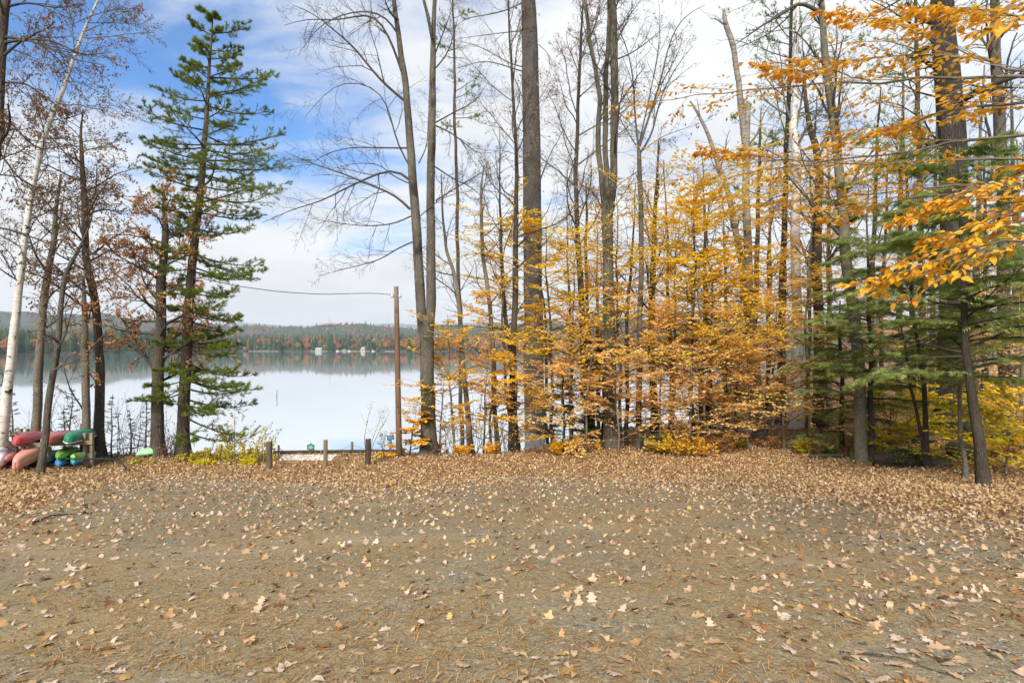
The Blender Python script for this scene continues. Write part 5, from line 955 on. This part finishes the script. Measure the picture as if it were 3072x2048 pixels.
# ------------------------------------------------------------------ posts, pole, signs, boats, stones
M_POST = bark('weathered_post_wood', (.035, .025, .018), (.17, .125, .09), (16, 16, 1.2), .012); M_POSTG = bark('mossy_post_wood', (.06, .055, .03), (.26, .22, .13), (16, 16, 1.2), .012); M_POSTD = bark('dark_post_wood', (.02, .014, .012), (.10, .07, .055), (16, 16, 1.2), .012)
M_LUMBER = bark('old_lumber', (.10, .075, .05), (.30, .23, .16), (3, 14, 14), .006); M_ENDGRAIN = plain('cut_post_top', (.34, .31, .27), .9, .3, 30)
def turned_post(name, label, foot, w, h, m, group, tilt=(0, 0), sink=.2):
    o = root(name, foot, label, 'post', group); z = np.array([-sink, 0, h*.3, h*.7, h-.03, h-.008, h]); r = w/2*np.array([1.05, 1.04, 1.0, 1, .99, .96, .86]); P = np.stack([tilt[0]*z, tilt[1]*z, z], -1)
    q = resample(np.c_[P, r], 16); q[-3:] = np.c_[P, r][-3:]; g = stem_geo(q[:, :3], q[:, 3], 18, int(foot[0]*100) % 97, 0, .03); link('shaft', g.mesh('shaft'), m, o)
    g = Geo(); a = np.linspace(0, 2*np.pi, 19)[:-1]; v = np.c_[np.cos(a)*w*.43+P[-1, 0], np.sin(a)*w*.43+P[-1, 1], np.full(18, h)]; v2 = v+np.array([0, 0, .006]); g.add(np.vstack([v, v2*np.array([.97, .97, 1]), [[P[-1, 0], P[-1, 1], h+.012]]]), [[i, (i+1) % 18, 18+(i+1) % 18, 18+i] for i in range(18)]+[[18+i, 18+(i+1) % 18, 36] for i in range(18)]); link('top', g.mesh('top'), M_ENDGRAIN, o); return o
for xv, yb, yt, wv, m, lab, tl in ((619, 1078, 1013, 13.5, M_POST, 'thick brown wooden post standing closest to the shrubs', (-.012, 0)), (747.5, 1070, 1009.5, 9.5, M_POSTG, 'slim greenish wooden post, middle of the front three', (.004, 0)), (845, 1067, 1007, 12.5, M_POSTD, 'dark wooden post nearest the utility pole', (.01, 0))):
    f = base(xv, yb); turned_post('wooden_post', lab, f, wv/FV*f[1], (yb-yt)/FV*f[1], m, 'posts at the end of the gravel lot', tl)
# low bank with grass, concrete ramp and timber edging behind the posts
def strip(name, corners, thick, m, label, cat, kind=None):
    c = np.array(corners, float); o = c.mean(0); g = Geo(); t = c+np.array([0, 0, thick]); g.add(np.vstack([c, t]), [[0, 1, 2, 3], [4, 7, 6, 5], [0, 4, 5, 1], [1, 5, 6, 2], [2, 6, 7, 3], [3, 7, 4, 0]])
    ob = link(name, g.mesh(name, o, smooth=False), m, None, tuple(o)); return tag(ob, label, cat, kind=kind)
def on(xv, yv, Y): p = W(xv, yv, Y); return p
def gp(xv, Y, dz=0.0): p = at(xv, Y); p[2] += dz; return p
strip('boat_ramp', [gp(642, 19.0, -.05), gp(762, 19.0, -.05), gp(775, 19.9, -.05), gp(650, 19.9, -.05)], .10, plain('pale_concrete', (.62, .60, .57), .85, .12, 5), 'pale concrete ramp strip behind the posts', 'ramp', 'structure')
for k, (xa, xb, Ya, Yb) in enumerate(((628, 735, 20.1, 20.3), (737, 842, 20.3, 20.5), (844, 930, 20.5, 20.7))):
    a, b_ = gp(xa, Ya, .11), gp(xb, Yb, .11); o = (a+b_)/2; g = Geo(); P = np.linspace(a, b_, 12)[None]; g.add(*tubes(P, np.full((1, 12), .055), 4))
    tag(link('timber_edging', g.mesh('timber_edging', o, smooth=False), M_POSTD, None, tuple(o)), ('dark timber beam on the bank between first and second posts', 'dark timber beam on the bank between second and third posts', 'dark timber beam on the bank right of the third post')[k], 'timber', 'timber edging along the bank')
r = np.random.default_rng(31); K = 9000; xx = r.uniform(-9.5, -2.5, K); yy = r.uniform(19.9, 22.0, K); kk = r.random(K) < .35+.65*(wav(xx, yy, 3) > -.2); xx, yy = xx[kk], yy[kk]; k = len(xx)
g = Geo(); bl_ = np.array([[0, -.03, 0], [0, .03, 0], [.6, .015, .03], [1, 0, .12]], float); place(g, bl_, np.array([[0, 1, 2], [0, 2, 3]]), np.stack([xx, yy, ground(xx, yy)-.01], -1), np.c_[r.normal(0, .45, (k, 2)), np.ones(k)], r.normal(size=(k, 3)), r.uniform(.06, .15, k), r.random(k))
tag(link('bank_grass', g.mesh('bank_grass'), leafmat('dry_grass_blade', [(0, (.2, .16, .06)), (.5, (.34, .28, .1)), (.8, (.26, .27, .08)), (1, (.45, .38, .18))], .3)), 'short yellowing grass on the low lake bank', 'grass', kind='stuff')
# rope fence at the water's edge
RG = 'posts of the rope fence by the water'; fp = []
for xv, yt, yb, Y, wv, lab in ((808.5, 1014, 1036, 22.5, 6, 'short pale fence post left of the third wooden post'), (896.5, 1010, 1034, 22.5, 6, 'short pale fence post behind the blue sign'), (1063, 1002, 1024, 24, 6.5, 'short pale fence post right of the twin maple'), (640, 1022, 1046, 22.0, 5, 'short fence post behind the first wooden post')):
    p = at(xv, Y); top = CZ-(yt-HY)/FV*Y; turned_post('fence_post', lab, p, wv/FV*Y, top-p[2], M_POSTG, RG); fp.append(np.array([p[0], Y, top-.10]))
M_ROPE = plain('grey_rope', (.30, .29, .29), .9, .2, 40, bumpd=.01)
sgp = at(714.5, 22.2); sg_top = CZ-(1019-HY)/FV*22.2
chain = [fp[3], np.array([sgp[0], sgp[1], CZ-(1030-HY)/FV*22.2]), fp[0], fp[1], fp[2]]
for k in range(4):
    a, b_ = chain[k], chain[k+1]; t = np.linspace(0, 1, 20)[:, None]; P = a*(1-t)+b_*t; P[:, 2] -= .22*4*(t*(1-t))[:, 0]; o = a; g = Geo(); g.add(*tubes(P[None], np.full((1, 20), .014), 6))
    tag(link('rope', g.mesh('rope', o), M_ROPE, None, tuple(o)), ('sagging rope left of the green sign', 'sagging rope right of the green sign', 'sagging rope behind the third wooden post', 'sagging rope behind the utility pole')[k], 'rope', 'ropes of the fence by the water')
# green sign
M_SGREEN = plain('green_sign_paint', (.02, .20, .11), .5, .1, 4); M_SBLUE = plain('blue_sign_paint', (.03, .09, .28), .5, .1, 4); M_PALEPRINT = plain('pale_sign_print', (.30, .44, .38), .6, .1, 9); M_STEEL = plain('galvanised_steel', (.18, .18, .19), .5, .2, 20, metal=.6); M_PALEWOOD = plain('pale_painted_wood', (.55, .55, .53), .8, .15, 12)
s_ = root('information_sign', sgp, 'small green sign with arched top on a pale post by the water', 'sign'); wS = 16.5/FV*22.2; h0 = CZ-(1031.5-HY)/FV*22.2-sgp[2]; h1 = CZ-(1020-HY)/FV*22.2-sgp[2]
bx('post', (-.06, .06, -.02, .06, -.2, h0+.05), M_PALEWOOD, s_, .008)
g = Geo(); t = np.linspace(0, 1, 13); prof = [(-wS/2, h0), (wS/2, h0), (wS/2, h1)]+[(wS/2-wS*(.3+.4*q), h1+.055*math.sin(math.pi*q)) for q in t]+[(-wS/2, h1)]; n = len(prof)
g.add([(x, -.055, z) for x, z in prof]+[(x, -.025, z) for x, z in prof], [list(range(n)), list(range(2*n-1, n-1, -1))]+[[i, n+i, n+(i+1) % n, (i+1) % n] for i in range(n)]); bd = link('board', g.mesh('board', smooth=False), M_SGREEN, s_)
for q, (wd, z) in enumerate(((.30, .80), (.66, .58), (.60, .42), (.5, .26))): bx('print_line', (-wS/2*wd, wS/2*wd, -.059, -.056, h0+(h1-h0)*z-.012, h0+(h1-h0)*z+.012), M_PALEPRINT, bd)
# tilted blue sign
f = base(907.5, 1047); top = W(895, 998, f[1]-.02)-f; s_ = root('boat_launch_sign', f, 'small blue sign hanging askew on a thin leaning rod by the pole', 'sign')
g = Geo(); g.add(*tubes(np.array([[(0, 0, -.2), (0, 0, 0), tuple(top*.5), tuple(top)]], float), np.full((1, 4), .014), 6)); link('rod', g.mesh('rod'), M_STEEL, s_)
c = W(897, 1004.5, f[1]-.06)-f; w2, h2, ta = 8/FV*f[1], 5.6/FV*f[1], math.radians(11)
def rot_rect(name, cx, cz, hw, hh, y0, y1, m, parent):
    g = Geo(); co, si = math.cos(ta), math.sin(ta); p = [(c[0]+(u*co-v_*si), c[2]+(u*si+v_*co)) for u, v_ in ((cx-hw, cz-hh), (cx+hw, cz-hh), (cx+hw, cz+hh), (cx-hw, cz+hh))]
    g.add([(x, c[1]+y0, z) for x, z in p]+[(x, c[1]+y1, z) for x, z in p], [[0, 1, 2, 3], [7, 6, 5, 4], [0, 4, 5, 1], [1, 5, 6, 2], [2, 6, 7, 3], [3, 7, 4, 0]]); return link(name, g.mesh(name, smooth=False), m, parent)
bd = rot_rect('panel', 0, 0, w2, h2, -.012, .0, M_SBLUE, s_)
for q, (cx, wd, z) in enumerate(((-.02, .7, .5), (.0, .8, .15), (.02, .6, -.2), (0, .5, -.5))): rot_rect('print_line', cx*w2, z*h2, w2*wd, h2*.06, -.015, -.0125, M_PALEPRINT, bd)
# utility pole and wire
f = base(917, 1050); s_ = root('utility_pole', f, 'short brown wooden utility pole with insulators near the top', 'pole'); zt = CZ-(658-HY)/FV*f[1]-f[2]; dxp = (910-917)/FV*f[1]
def pole_mat():
    m, t, o = mat('creosoted_pole'); n = NT(t); c = n.coord((18, 18, 1.0)); f_ = n.noise(c, 2, 5, .65, .3); col = n.ramp(f_, [(.3, (.06, .036, .022)), (.55, (.165, .10, .06)), (.8, (.26, .18, .12))])
    k = n.noise(n.coord((2, 2, 1.3)), 2.4, 3); col = n.mix(n.rng(k, .58, .68, 0, .8), col, (.04, .02, .014)); sp = n.n('ShaderNodeSeparateXYZ'); tc_ = n.n('ShaderNodeTexCoord'); n.l(tc_.outputs['Object'], sp.inputs[0])
    col = n.mix(n.rng(sp.outputs[2], 4.6, 5.7, 0, .75), col, (.22, .19, .15)); col = n.mix(n.rng(sp.outputs[2], 1.0, .1, 0, .75), col, (.05, .02, .013)); n.l(n.bsdf(col, .85, n.bump(f_, .8, .012), .2), o.inputs[0]); return m
P = resample(np.array([[0, 0, -.3, .105], [0, 0, 0, .104], [dxp*.5, 0, zt*.5, .092], [dxp, 0, zt, .078]]), 40); g = stem_geo(P[:, :3], P[:, 3], 18, 3, 0, .02); link('shaft', g.mesh('shaft'), pole_mat(), s_)
g = Geo(); a = np.linspace(0, 6.2832, 17)[:-1]; g.add(np.vstack([np.c_[dxp+np.cos(a)*.077, np.sin(a)*.077, np.full(16, zt-.003)], [[dxp, 0, zt+.012]]]), [[i, (i+1) % 16, 16] for i in range(16)]); link('top', g.mesh('top'), M_ENDGRAIN, s_)
zi = CZ-(678-HY)/FV*f[1]-f[2]
for sx in (-1, 1):
    g = Geo(); pr = [(.0, -.09), (.055, -.085), (.06, -.02), (.04, .0), (.05, .03), (.03, .06), (.035, .09), (.0, .1)]; a = np.linspace(0, 2*np.pi, 13)[:-1]; cx = dxp*.97+sx*.135
    g.add(np.array([(cx+rr*math.cos(q), -.03+rr*math.sin(q), zi+z) for rr, z in pr for q in a]), [[i*12+j, i*12+(j+1) % 12, (i+1)*12+(j+1) % 12, (i+1)*12+j] for i in range(7) for j in range(12)]); ins = link('insulator', g.mesh('insulator'), plain('grey_porcelain', (.42, .42, .42), .3, .1, 9), s_)
    bx('bracket', (min(cx, dxp), max(cx, dxp), -.05, -.02, zi-.02, zi+.02), M_STEEL, ins)
wa = f+np.array([dxp-.14, -.03, zi+.02]); wpts = [(850, 673), (740, 676), (640, 670), (545, 657), (430, 632), (270, 598), (100, 552), (-150, 480), (-500, 370)]; Ys = np.linspace(f[1], 13.5, len(wpts)+1)[1:]
P = np.vstack([wa]+[W(x, y, Y) for (x, y), Y in zip(wpts, Ys)]); P = resample(P, 80); g = Geo(); g.add(*tubes(P[None], np.full((1, 80), .011), 5)); tag(link('overhead_wire', g.mesh('overhead_wire', wa), plain('black_cable', (.03, .03, .03), .6), None, tuple(wa)), 'single dark overhead wire sagging left from the utility pole', 'wire')

# ---- kayak rack and boats
def zp(zx, zy): return (zx/4.9/1.30612, (1230+zy/4.9)/1.30612)     # tracing grid of the rack enlargement
def zw(zx, zy, Y): x, y = zp(zx, zy); return W(x, y, Y)
def hull(name, label, a, b, width, height, m, kind='canoe', up=-1, trim=None, group='boats stored on the shore', deckm=None, tiltx=0.0):
    """a, b: bow and stern on the ridge line; up=-1 turns the boat bottom up"""
    a, b = np.asarray(a, float), np.asarray(b, float); ax = b-a; ln = np.linalg.norm(ax); ax = ax/ln; side = norm(np.cross(ax, np.array([0, 0, 1.0]))); upv = np.cross(side, ax)*up; side = norm(side+upv*tiltx); o = a.copy(); rt = root(name, o, label, 'boat', group)
    n, k = 30, 15; t = np.linspace(0, 1, n); wd = np.sin(np.pi*np.clip(t, .0, 1))**(.55 if kind == 'canoe' else .75)*width/2+.006
    # bottom curve: keel at distance `height` from the gunwale, gunwale sweeps up at the ends
    sheer = (.22*height if kind == 'canoe' else .10*height)*np.abs(2*t-1)**2.5; keel = -height*(1-np.abs(2*t-1)**(6 if kind == 'canoe' else 3)*(.55 if kind == 'canoe' else .8))
    th = np.linspace(0, np.pi, k); ring = np.stack([np.sign(np.cos(th))*np.abs(np.cos(th))**.75, -np.abs(np.sin(th))**.7], -1)
    v = np.array([[ax*ln*t[i]+side*(wd[i]*ring[j, 0])+upv*(sheer[i]+(sheer[i]-keel[i])*ring[j, 1]*1.0) for j in range(k)] for i in range(n)]).reshape(-1, 3)
    f = [[i*k+j, i*k+j+1, (i+1)*k+j+1, (i+1)*k+j] for i in range(n-1) for j in range(k-1)]; g = Geo(); g.add(v, f); ob = link('hull', g.mesh('hull'), m, rt)
    so = ob.modifiers.new('thick', 'SOLIDIFY'); so.thickness = .012
    gl = v.reshape(n, k, 3)
    if kind == 'canoe':
        for j in (0, k-1): g = Geo(); g.add(*tubes(gl[None, :, j], np.full((1, n), .020), 6)); link('gunwale', g.mesh('gunwale'), trim or m, rt)
        for q in (int(n*.3), int(n*.68)): g = Geo(); g.add(*tubes(np.linspace(gl[q, 0], gl[q, -1], 4)[None], np.full((1, 4), .022), 6)); link('seat' if q < n/2 else 'thwart', g.mesh('seat'), M_LUMBER, rt)
    else:
        mid = (gl[:, 0]+gl[:, -1])/2; dk = []; kk = 9
        for i in range(n):
            inco = .36 < t[i] < .58; dk.append([gl[i, 0]*(1-s)+gl[i, -1]*s+upv*(.30*height*math.sin(math.pi*s)*(0.25 if inco else 1.0)) for s in np.linspace(0, 1, kk)])
        dk = np.array(dk); f = [[i*kk+j, (i+1)*kk+j, (i+1)*kk+j+1, i*kk+j+1] for i in range(n-1) for j in range(kk-1) if not (.38 < t[i] < .57 and 2 <= j <= 5)]; g = Geo(); g.add(dk.reshape(-1, 3), f); link('deck', g.mesh('deck'), deckm or m, rt)
        i0, i1 = int(.38*n)+0, int(.57*n); a_ = np.linspace(0, 2*np.pi, 25); cc = (dk[i0]+dk[i1])[4]/2+upv*.03; g = Geo(); g.add(*tubes(np.array([[cc+ax*math.cos(q)*ln*.105+side*math.sin(q)*width*.27 for q in a_]]), np.full((1, 25), .018), 6)); link('cockpit_rim', g.mesh('cockpit_rim'), M_BLACKP, rt)
    return rt
def plastic(name, c, fade=.2): return plain(name, c, .45, fade, 2.2, bumpd=.003, spec=.4)
M_BLACKP = plastic('black_plastic', (.02, .02, .022)); M_RED = plastic('red_hull', (.50, .06, .06)); M_RED2 = plastic('weathered_red_hull', (.48, .10, .07), .35); M_GREEN = plastic('green_hull', (.02, .20, .10)); M_WTRIM = plastic('white_trim', (.72, .71, .68)); M_PINK = plastic('faded_pink_hull', (.50, .22, .22), .3)
M_ORANGE = plastic('orange_hull', (.60, .23, .14)); M_SALMON = plastic('salmon_hull', (.62, .28, .20)); M_LIME = plastic('lime_hull', (.28, .55, .12)); M_LGREEN = plastic('leaf_green_hull', (.14, .34, .06)); M_BLUE = plastic('blue_hull', (.06, .22, .45)); M_TEAL = plastic('teal_hull', (.08, .38, .40)); M_GREYH = plastic('grey_hull', (.14, .17, .18)); M_MINT = plastic('mint_hull', (.30, .58, .28))
Yr = 17.6
gz = lambda zx, Y: at(zp(zx, 0)[0], Y)
rk = root('kayak_rack', gz(700, Yr), 'weathered timber rack holding canoes and kayaks', 'rack'); rb = np.array(rk.location)
def rail(name, z0, z1, Y, rad): a, b_ = zw(*z0, Y)-rb, zw(*z1, Y)-rb; g = Geo(); g.add(*tubes(np.linspace(a, b_, 8)[None], np.full((1, 8), rad), 4)); link(name, g.mesh(name, smooth=False), M_LUMBER, rk)
for zx in (235, 345, 1250, 1350, 700):
    for Y in (Yr-.0, Yr+2.2):
        p = gz(zx, Y) if Y == Yr else gz(zx, Yr)+np.array([-1.75, 2.2, 0]); p[2] = G1(p[0], p[1]); top = zw(zx, 345 if zx > 1200 else 430, Yr)[2]+.02; q = p-rb; bx('post', (q[0]-.045, q[0]+.045, q[1]-.045, q[1]+.045, q[2]-.2, top-rb[2]), M_LUMBER, rk, .006)
for dY in (-.07, 2.13):
    for z0, z1 in (((75, 490), (690, 505)), ((690, 495), (1390, 465)), ((60, 760), (690, 770)), ((690, 800), (1390, 770))):
        a, b_ = zw(*z0, Yr+.0)-rb, zw(*z1, Yr+.0)-rb; a[1] += dY; b_[1] += dY; a[0] -= .8*max(dY, 0); b_[0] -= .8*max(dY, 0); g = Geo(); c4 = np.array([[0, -.03, -.06], [0, .03, -.06], [0, .03, .06], [0, -.03, .06]]); g.add(np.vstack([a+c4, b_+c4]), [[0, 1, 5, 4], [1, 2, 6, 5], [2, 3, 7, 6], [3, 0, 4, 7], [0, 3, 2, 1], [4, 5, 6, 7]]); link('rail', g.mesh('rail', smooth=False), M_LUMBER, rk)
def boat(label, near, far, w, h, m, kind, up, trim=None, depth=3.4, deckm=None):
    hull(kind, label, zw(*near, Yr-.7), zw(*far, Yr-.7+depth), w, h, m, kind, up, trim, deckm=deckm)
boat('bright red canoe bottom up on the upper rack', (250, 478), (585, 378), .58, .20, M_RED, 'canoe', -1)
boat('weathered red canoe bottom up in the middle of the upper rack', (715, 468), (1040, 366), .58, .20, M_RED2, 'canoe', -1)
boat('green canoe with white gunwales bottom up on the upper rack', (1015, 458), (1345, 348), .66, .24, M_GREEN, 'canoe', -1, M_WTRIM)
boat('faded pink kayak on the left of the lower rack', (85, 735), (500, 585), .52, .22, M_PINK, 'kayak', -1)
boat('orange kayak low on the left of the rack', (225, 800), (590, 680), .52, .22, M_ORANGE, 'kayak', -1)
boat('grey kayak low in the middle of the rack', (610, 775), (860, 680), .5, .22, M_GREYH, 'kayak', -1)
boat('leaf green kayak low on the rack', (860, 700), (1130, 605), .5, .22, M_LGREEN, 'kayak', -1)
boat('lime kayak with black seat well at the right of the rack', (1095, 680), (1345, 590), .58, .24, M_LIME, 'kayak', 1)
boat('blue kayak at the bottom of the rack', (870, 810), (1080, 735), .52, .22, M_BLUE, 'kayak', -1)
boat('teal kayak at the bottom right of the rack', (1085, 775), (1350, 700), .52, .22, M_TEAL, 'kayak', -1)
a = gz(225, Yr-1.2); hull('canoe', 'salmon orange canoe lying bottom up in front of the rack', a+np.array([0, 0, .16]), a+np.array([-1.0, 2.4, .28]), .54, .30, M_SALMON, 'canoe', -1, tiltx=.0)
a = gz(20, Yr-1.0); hull('kayak', 'white kayak end poking in at the left edge', a+np.array([-.1, 0, .12]), a+np.array([-2.0, 2.4, .2]), .5, .34, M_WTRIM, 'kayak', -1)
a = gz(2000, 19.6); hull('kayak', 'mint green kayak overturned on the ground left of the russet oak', a+np.array([0, 0, .10]), a+np.array([.75, .5, .12]), .5, .2, M_MINT, 'kayak', -1)
P = np.array([zw(960, 712, 16.9), zw(1200, 712, 16.9), zw(1450, 713, 16.9), zw(1600, 712, 16.9), zw(1700, 725, 16.85), zw(1780, 770, 16.8), zw(1840, 840, 16.75), zw(1872, 905, 16.7)]); o = base(*zp(1872, 905)); P[-1] = o; P = resample(P, 40)
g = Geo(); g.add(*tubes(P[None], np.full((1, 40), .022), 8)); tag(link('bent_pipe', g.mesh('bent_pipe', o), M_BLACKP, None, tuple(o)), 'black pipe bending down to the ground right of the kayak rack', 'pipe')
a, b_ = zw(420, 862, 16.8), zw(1260, 828, 17.0); P = np.linspace(a, b_, 20); P[:, 2] -= .01*np.sin(np.arange(20)); g = Geo(); g.add(*tubes(P[None], np.full((1, 20), .03), 6)); o = (a+b_)/2
q_ = root('low_rail', o, 'low dark pole rail in front of the kayak rack', 'rail'); link('pole', g.mesh('pole', o), M_POSTD, q_)
for e in (P[1], P[10], P[-2]): z0 = G1(e[0], e[1]); bx('support', (e[0]-o[0]-.03, e[0]-o[0]+.03, e[1]-o[1]-.03, e[1]-o[1]+.03, z0-o[2]-.1, e[2]-o[2]), M_LUMBER, q_)

# ---- boulders and the overturned root stump
def boulder(name, label, foot, size, seed, m, cat='boulder', group=None, rough=.16, flat=.5):
    r = np.random.default_rng(seed); nu, nv = 40, 22; u = np.linspace(0, 2*np.pi, nu, endpoint=False); w_ = np.linspace(-.5*np.pi, .5*np.pi, nv); U, V_ = np.meshgrid(u, w_); d = np.stack([np.cos(V_)*np.cos(U), np.cos(V_)*np.sin(U), np.sin(V_)], -1); rad = np.ones(U.shape)
    for _ in range(14):
        k = r.normal(size=3)*r.choice([1.2, 2.5, 5]); rad += rough*np.sin(d@k*1.6+r.uniform(0, 6.28))/(np.linalg.norm(k)**.8)
    for _ in range(7):
        n_ = norm(r.normal(size=3)); c = r.uniform(.72, .95); q = d@n_*rad; rad = np.where(q > c, rad*c/np.maximum(q, 1e-6), rad)
    v = d*rad[..., None]*np.array(size); v = v.reshape(-1, 3); i, j = np.meshgrid(np.arange(nv-1), np.arange(nu), indexing='ij'); f = np.stack([i*nu+j, i*nu+(j+1) % nu, (i+1)*nu+(j+1) % nu, (i+1)*nu+j], -1).reshape(-1, 4)
    g = Geo(); g.add(v, f); o = link(name, g.mesh(name), m, None, tuple(np.asarray(foot)+np.array([0, 0, size[2]*flat]))); return tag(o, label, cat, group)
def rock_mat(name, moss):
    m, t, o = mat(name); n = NT(t); c = n.coord(); f_ = n.noise(c, 3, 6, .7); col = n.ramp(f_, [(.3, (.05, .047, .04)), (.6, (.14, .13, .11)), (.8, (.24, .22, .19))]); col = n.mix(n.rng(n.noise(c, 1.6, 4), .42, .6, 0, moss), col, (.09, .10, .045)); n.l(n.bsdf(col, .95, n.bump(f_, 1, .05), .1), o.inputs[0]); return m
M_ROCK = rock_mat('mossy_granite', .7); M_ROCK2 = rock_mat('bare_granite', .3)
boulder('boulder', 'mossy granite boulder between the twin stems and the bent hemlock', base(2197, 1052), (.52, .45, .36), 1, M_ROCK, flat=.5); boulder('boulder', 'low flat stone in front of the mossy boulder', base(2150, 1068), (.42, .3, .13), 2, M_ROCK2, flat=.5); boulder('boulder', 'dark boulder deep behind the bent hemlock', at(2275, 19.5), (.6, .5, .4), 3, M_ROCK); boulder('boulder', 'small mossy stone at the foot of the enormous trunk', at(2125, 20), (.4, .3, .2), 4, M_ROCK)
f = base(2080, 1074); st = root('root_stump', f+np.array([0, .2, 0]), 'dark mossy uprooted stump left of the twin hemlock stems', 'stump'); M_SOIL = plain('dark_peat', (.035, .024, .015), 1, .5, 14, bumpd=.06)
o = boulder('root_plate', None, (0, 0, 0), (.50, .36, .40), 12, M_SOIL, None, rough=.28, flat=.45); o.parent = st
r = np.random.default_rng(13); RP = []
for k in range(26):
    a = r.uniform(2.8, 6.6); p = np.array([math.cos(a)*.3*r.random(), -.2*r.random(), .1+.3*r.random()]); d = norm(np.array([math.cos(a), -.7*r.random(), r.uniform(-.8, .5)])); q = [p]
    for _ in range(6): d = norm(d+r.normal(0, .35, 3)); q.append(q[-1]+d*r.uniform(.05, .09))
    RP.append(q)
g = Geo(); g.add(*tubes(np.array(RP), np.repeat(np.linspace(.024, .006, 7)[None], 26, 0), 5)); tag(link('roots', g.mesh('roots'), B_DARK, st), kind='stuff')
g = Geo(); k = 900; d = norm(np.c_[r.normal(0, 1, (k, 2)), np.abs(r.normal(.3, .6, k))]); place(g, *LEAF4, d*np.array([.5, .36, .40])*1.0+np.array([0, 0, .19]), d+r.normal(0, .6, (k, 3)), r.normal(size=(k, 3)), r.uniform(.04, .09, k), r.random(k)*.7); tag(link('moss', g.mesh('moss'), LM['green'], st), kind='stuff')
a = base(1930, 1052); P = resample(np.array([a+np.array([-1.0, .1, .05]), a+np.array([-.3, 0, .10]), a+np.array([.5, .05, .08]), a+np.array([1.2, .1, .05])]), 20); g = stem_geo(P, np.linspace(.07, .045, 20), 10, 4, 0, .08); tag(link('fallen_log', g.mesh('fallen_log', a), B_OAK, None, tuple(a)), 'thin mossy log lying left of the pale smooth maple', 'log')
